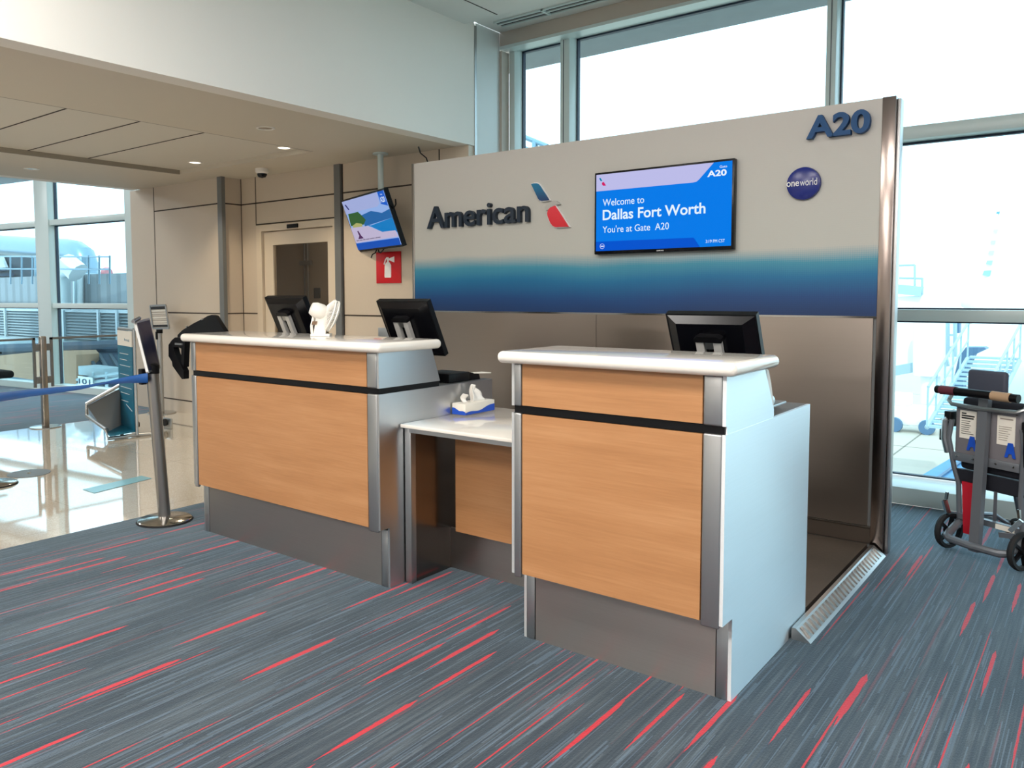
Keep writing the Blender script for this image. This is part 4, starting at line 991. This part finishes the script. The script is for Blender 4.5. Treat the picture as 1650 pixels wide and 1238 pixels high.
for v0 in (413, 433): rl.tube([Q(-100, v0, 8.9), Q(177, v0+1, 8.9)], .02, 6)
for u in (17, 35, 52, 143, 160, 177): rl.tube([Q(u, 412, 8.9), Q(u, 458, 8.9)], .022, 6)
OUT('plant_railing', rl, 'duct', 'thin guard railing along the plant roof', 'railing')
mp = MB()
for v in (442, 446): mp.tube([Q(110, v, 10.55), Q(180, v+2, 10.55)], .05, 6)
for u in (134, 138, 142, 58, 66): mp.tube([Q(u, 415, 10.6), Q(u, 453, 10.6)], .05, 6)
pw = thing('plant_pipework', 'tangle of thin silver pipes with faded red valve beyond ducts', 'pipes', Q(150, 455, 10.3))
build('pipes', mp, 'duct', pw)
build('valve', MB().lathe([(0, -.1), (.12, -.1), (.16, 0), (.12, .1), (0, .1)], Q(172, 440, 10.6), 14, (1, 0, 0)), paint('faded red', (196, 130, 136), .6), pw, label='faded red valve')
OUT('far_roof', rect(178, 452, 235, 462, 12, 2), 'pipe_pale', 'pale far roof edge right of the pipework', 'roof')
# right: apron
YR = 24.0
def QR(u, v, y=YR): return at(u, v, 1, y)
jb = thing('jet_bridge', 'white jet bridge body with support column outside right window', 'jet bridge', QR(1470, 600))
jm = MB(); jm.prism([QR(u, v) for u, v in ((1380, 482), (1526, 474), (1526, 578), (1440, 592), (1380, 596))], (0, 2.5, 0)); build('tunnel', jm, 'out_white', jb)
build('support_column', MB().tube([QR(1499, 650, 23), QR(1499, 590, 23)], .22, 12).tube([QR(1497, 605, 23), QR(1497, 490, 23)], .36, 12), 'out_white', jb)
build('under_beam', MB().bar(QR(1440, 598, 23.5), QR(1528, 582, 23.5), .15, .25), 'out_pale', jb)
build('service_ladder', MB().tube([QR(1527, 500), QR(1527, 575)], .05, 6).tube([QR(1539, 500), QR(1539, 575)], .05, 6).bar(QR(1527, 520), QR(1539, 520), .05, .05).bar(QR(1527, 540), QR(1539, 540), .05, .05).bar(QR(1527, 560), QR(1539, 560), .05, .05), 'out_pale', jb)
build('rail_cage', MB().tube([QR(1449, 428), QR(1474, 427)], .03, 6).tube([QR(1449, 448), QR(1486, 449)], .03, 6).tube([QR(1474, 427), QR(1474, 475)], .03, 6).tube([QR(1486, 448), QR(1486, 475)], .03, 6).bar(QR(1448, 466), QR(1486, 470), .3, .25), 'out_pale', jb)
build('junction_box', MB().box(QR(1537, 500).x, QR(1547, 500).x, YR, YR+.3, QR(1540, 537).z, QR(1540, 520).z), 'chute', jb)
stt = thing('service_stairs', 'pale metal service stairs rising outside the right window', 'stairs', QR(1500, 700, 21))
st = MB()
a, b_ = QR(1500, 690, 20), QR(1565, 578, 23)
for i in range(16):
    p = a.lerp(b_, i/15); st.box(p.x-.05, p.x+.95, p.y, p.y+.28, p.z, p.z+.05)
build('treads', st, 'out_pale', stt)
hr = MB(); off = Vector((0, 0, .9))
for dx in (-.08, .98):
    d_ = Vector((dx, 0, 0)); hr.tube([a+d_+off, b_+d_+off], .03, 6).tube([a+d_, b_+d_], .05, 6).tube([a+d_+off*.5, b_+d_+off*.5], .02, 6)
    for i in range(6): p = a.lerp(b_, i/5)+d_; hr.tube([p, p+off], .022, 6)
build('handrails', hr, 'out_pale', stt)
OUT('baggage_chute', MB().prism([QR(u, v, 25) for u, v in ((1530, 640), (1552, 640), (1552, 612), (1570, 572), (1590, 563), (1586, 560), (1556, 560), (1545, 575))], (0, .6, 0)), 'chute', 'blue grey chute sloping beside the service stairs', 'chute')
OUT('flood_lamp', MB().box(QR(1625, 0, 44).x, QR(1636, 0, 44).x, 44, 44.5, QR(1630, 548, 44).z, QR(1630, 537, 44).z).tube([QR(1632, 548, 44)+Vector((0, .15, 0)), Vector((QR(1632, 548, 44).x, 44.15, -4.5))], .04, 6), 'chute', 'small dark box lamp outside near right picture edge', 'lamp')
hl = thing('airliner', 'overexposed white aircraft body outside the right window', 'aircraft', QR(1640, 600, 34))
fus = MB().tube([at(1560, 560, 1, 36), at(1600, 570, 1, 34), at(1700, 585, 1, 30), at(1900, 620, 1, 26)], [.6, 1.3, 1.7, 1.7], 20); build('fuselage', fus, 'out_white', hl)
for xx, yy in ((1640, 32), (1800, 28)):
    p = at(xx, 580, 1, yy); build('landing_gear', MB().tube([p, Vector((p.x, p.y, -4.5))], .15, 8), 'chute', hl)
tl = thing('parked_airliner', 'faint airliner tail fin with blue stripes coloured as if overexposed', 'aircraft tail', at(1590, 470, 1, 60))
tb = MB().tube([at(1545, 478, 1, 60), at(1600, 482, 1, 60), at(1800, 490, 1, 60), at(2000, 500, 1, 60)], [.5, 1.6, 1.9, 1.9], 16); build('fuselage', tb, 'out_white', tl)
p = at(1780, 490, 1, 60); build('landing_gear', MB().tube([p, Vector((p.x, p.y, -4.5))], .2, 8), 'chute', tl)
build('fin', MB().prism([at(u, v, 1, 60) for u, v in ((1560, 478), (1612, 335), (1632, 335), (1640, 478))], (0, .4, 0)), 'out_white', tl)
for c_, (u, v), s_ in (((90, 150, 200), (1608, 343), 3), ((190, 232, 240), (1604, 372), 4), ((180, 228, 236), (1600, 390), 4.5), ((180, 228, 238), (1597, 407), 5), ((150, 210, 222), (1594, 423), 5.5), ((130, 210, 218), (1590, 440), 7)):
    build('fin_stripe', MB().prism([at(u+dx, v+dy, 1, 59.9) for dx, dy in ((-s_, s_*.5), (s_*.7, s_*.8), (s_*1.1, -s_*.6), (-s_*.6, -s_*.5))], (0, -.05, 0)), paint('tail stripe', c_, .5), tl)  # stripe colours paled to imitate overexposed daylight
bc = thing('baggage_cart', 'light blue roofed baggage cart on the apron', 'baggage cart', at(1560, 770, 2, -3.2))
zc_ = -3.2
cq_ = [at(1483, 775, 2, zc_), at(1541, 740, 2, zc_), at(1680, 745, 2, zc_), at(1670, 808, 2, zc_)]
build('roof', MB().prism(cq_, (0, 0, .12)), 'cart_blue', bc)
rbm = MB()
for i in range(1, 6): rbm.bar(cq_[0].lerp(cq_[3], i/6)+Vector((0, 0, .14)), cq_[1].lerp(cq_[2], i/6)+Vector((0, 0, .14)), .07, .05)
build('roof_ribs', rbm, M['chute'], bc)
build('bumper', MB().tube([cq_[0]+Vector((0, 0, .02)), cq_[3]+Vector((0, 0, .02))], .14, 10), 'chute', bc)
build('reflector', MB().box(cq_[0].x+1.0, cq_[0].x+1.4, cq_[0].lerp(cq_[3], .3).y-.35, cq_[0].lerp(cq_[3], .3).y-.3, zc_-.02, zc_+.1), paint('pink red reflector', (222, 110, 130), .5), bc)
lgb = MB()
for i in (0, 3, 1, 2): p = cq_[i]+(cq_[0]+cq_[2]-cq_[i]*2)*.08; lgb.box(p.x-.05, p.x+.05, p.y-.05, p.y+.05, -4.5, zc_)
build('legs', lgb, 'chute', bc)
tg = thing('ground_tug', 'washed out ground vehicle on the apron beside window edge', 'vehicle', at(1470, 700, 2, -4.5))
p = at(1470, 696, 2, -4.5)
build('body', MB().box(p.x-.9, p.x+.9, p.y-.4, p.y+.6, -4.2, -3.4, .08).box(p.x-.8, p.x-.1, p.y-.3, p.y+.5, -3.4, -2.9, .05), 'out_white', tg)
for dx in (-.6, .6): build('wheel', MB().lathe([(0, -.1), (.3, -.1), (.32, 0), (.3, .1), (0, .1)], (p.x+dx, p.y-.42, -4.2), 18, (0, 1, 0)), 'chute', tg)
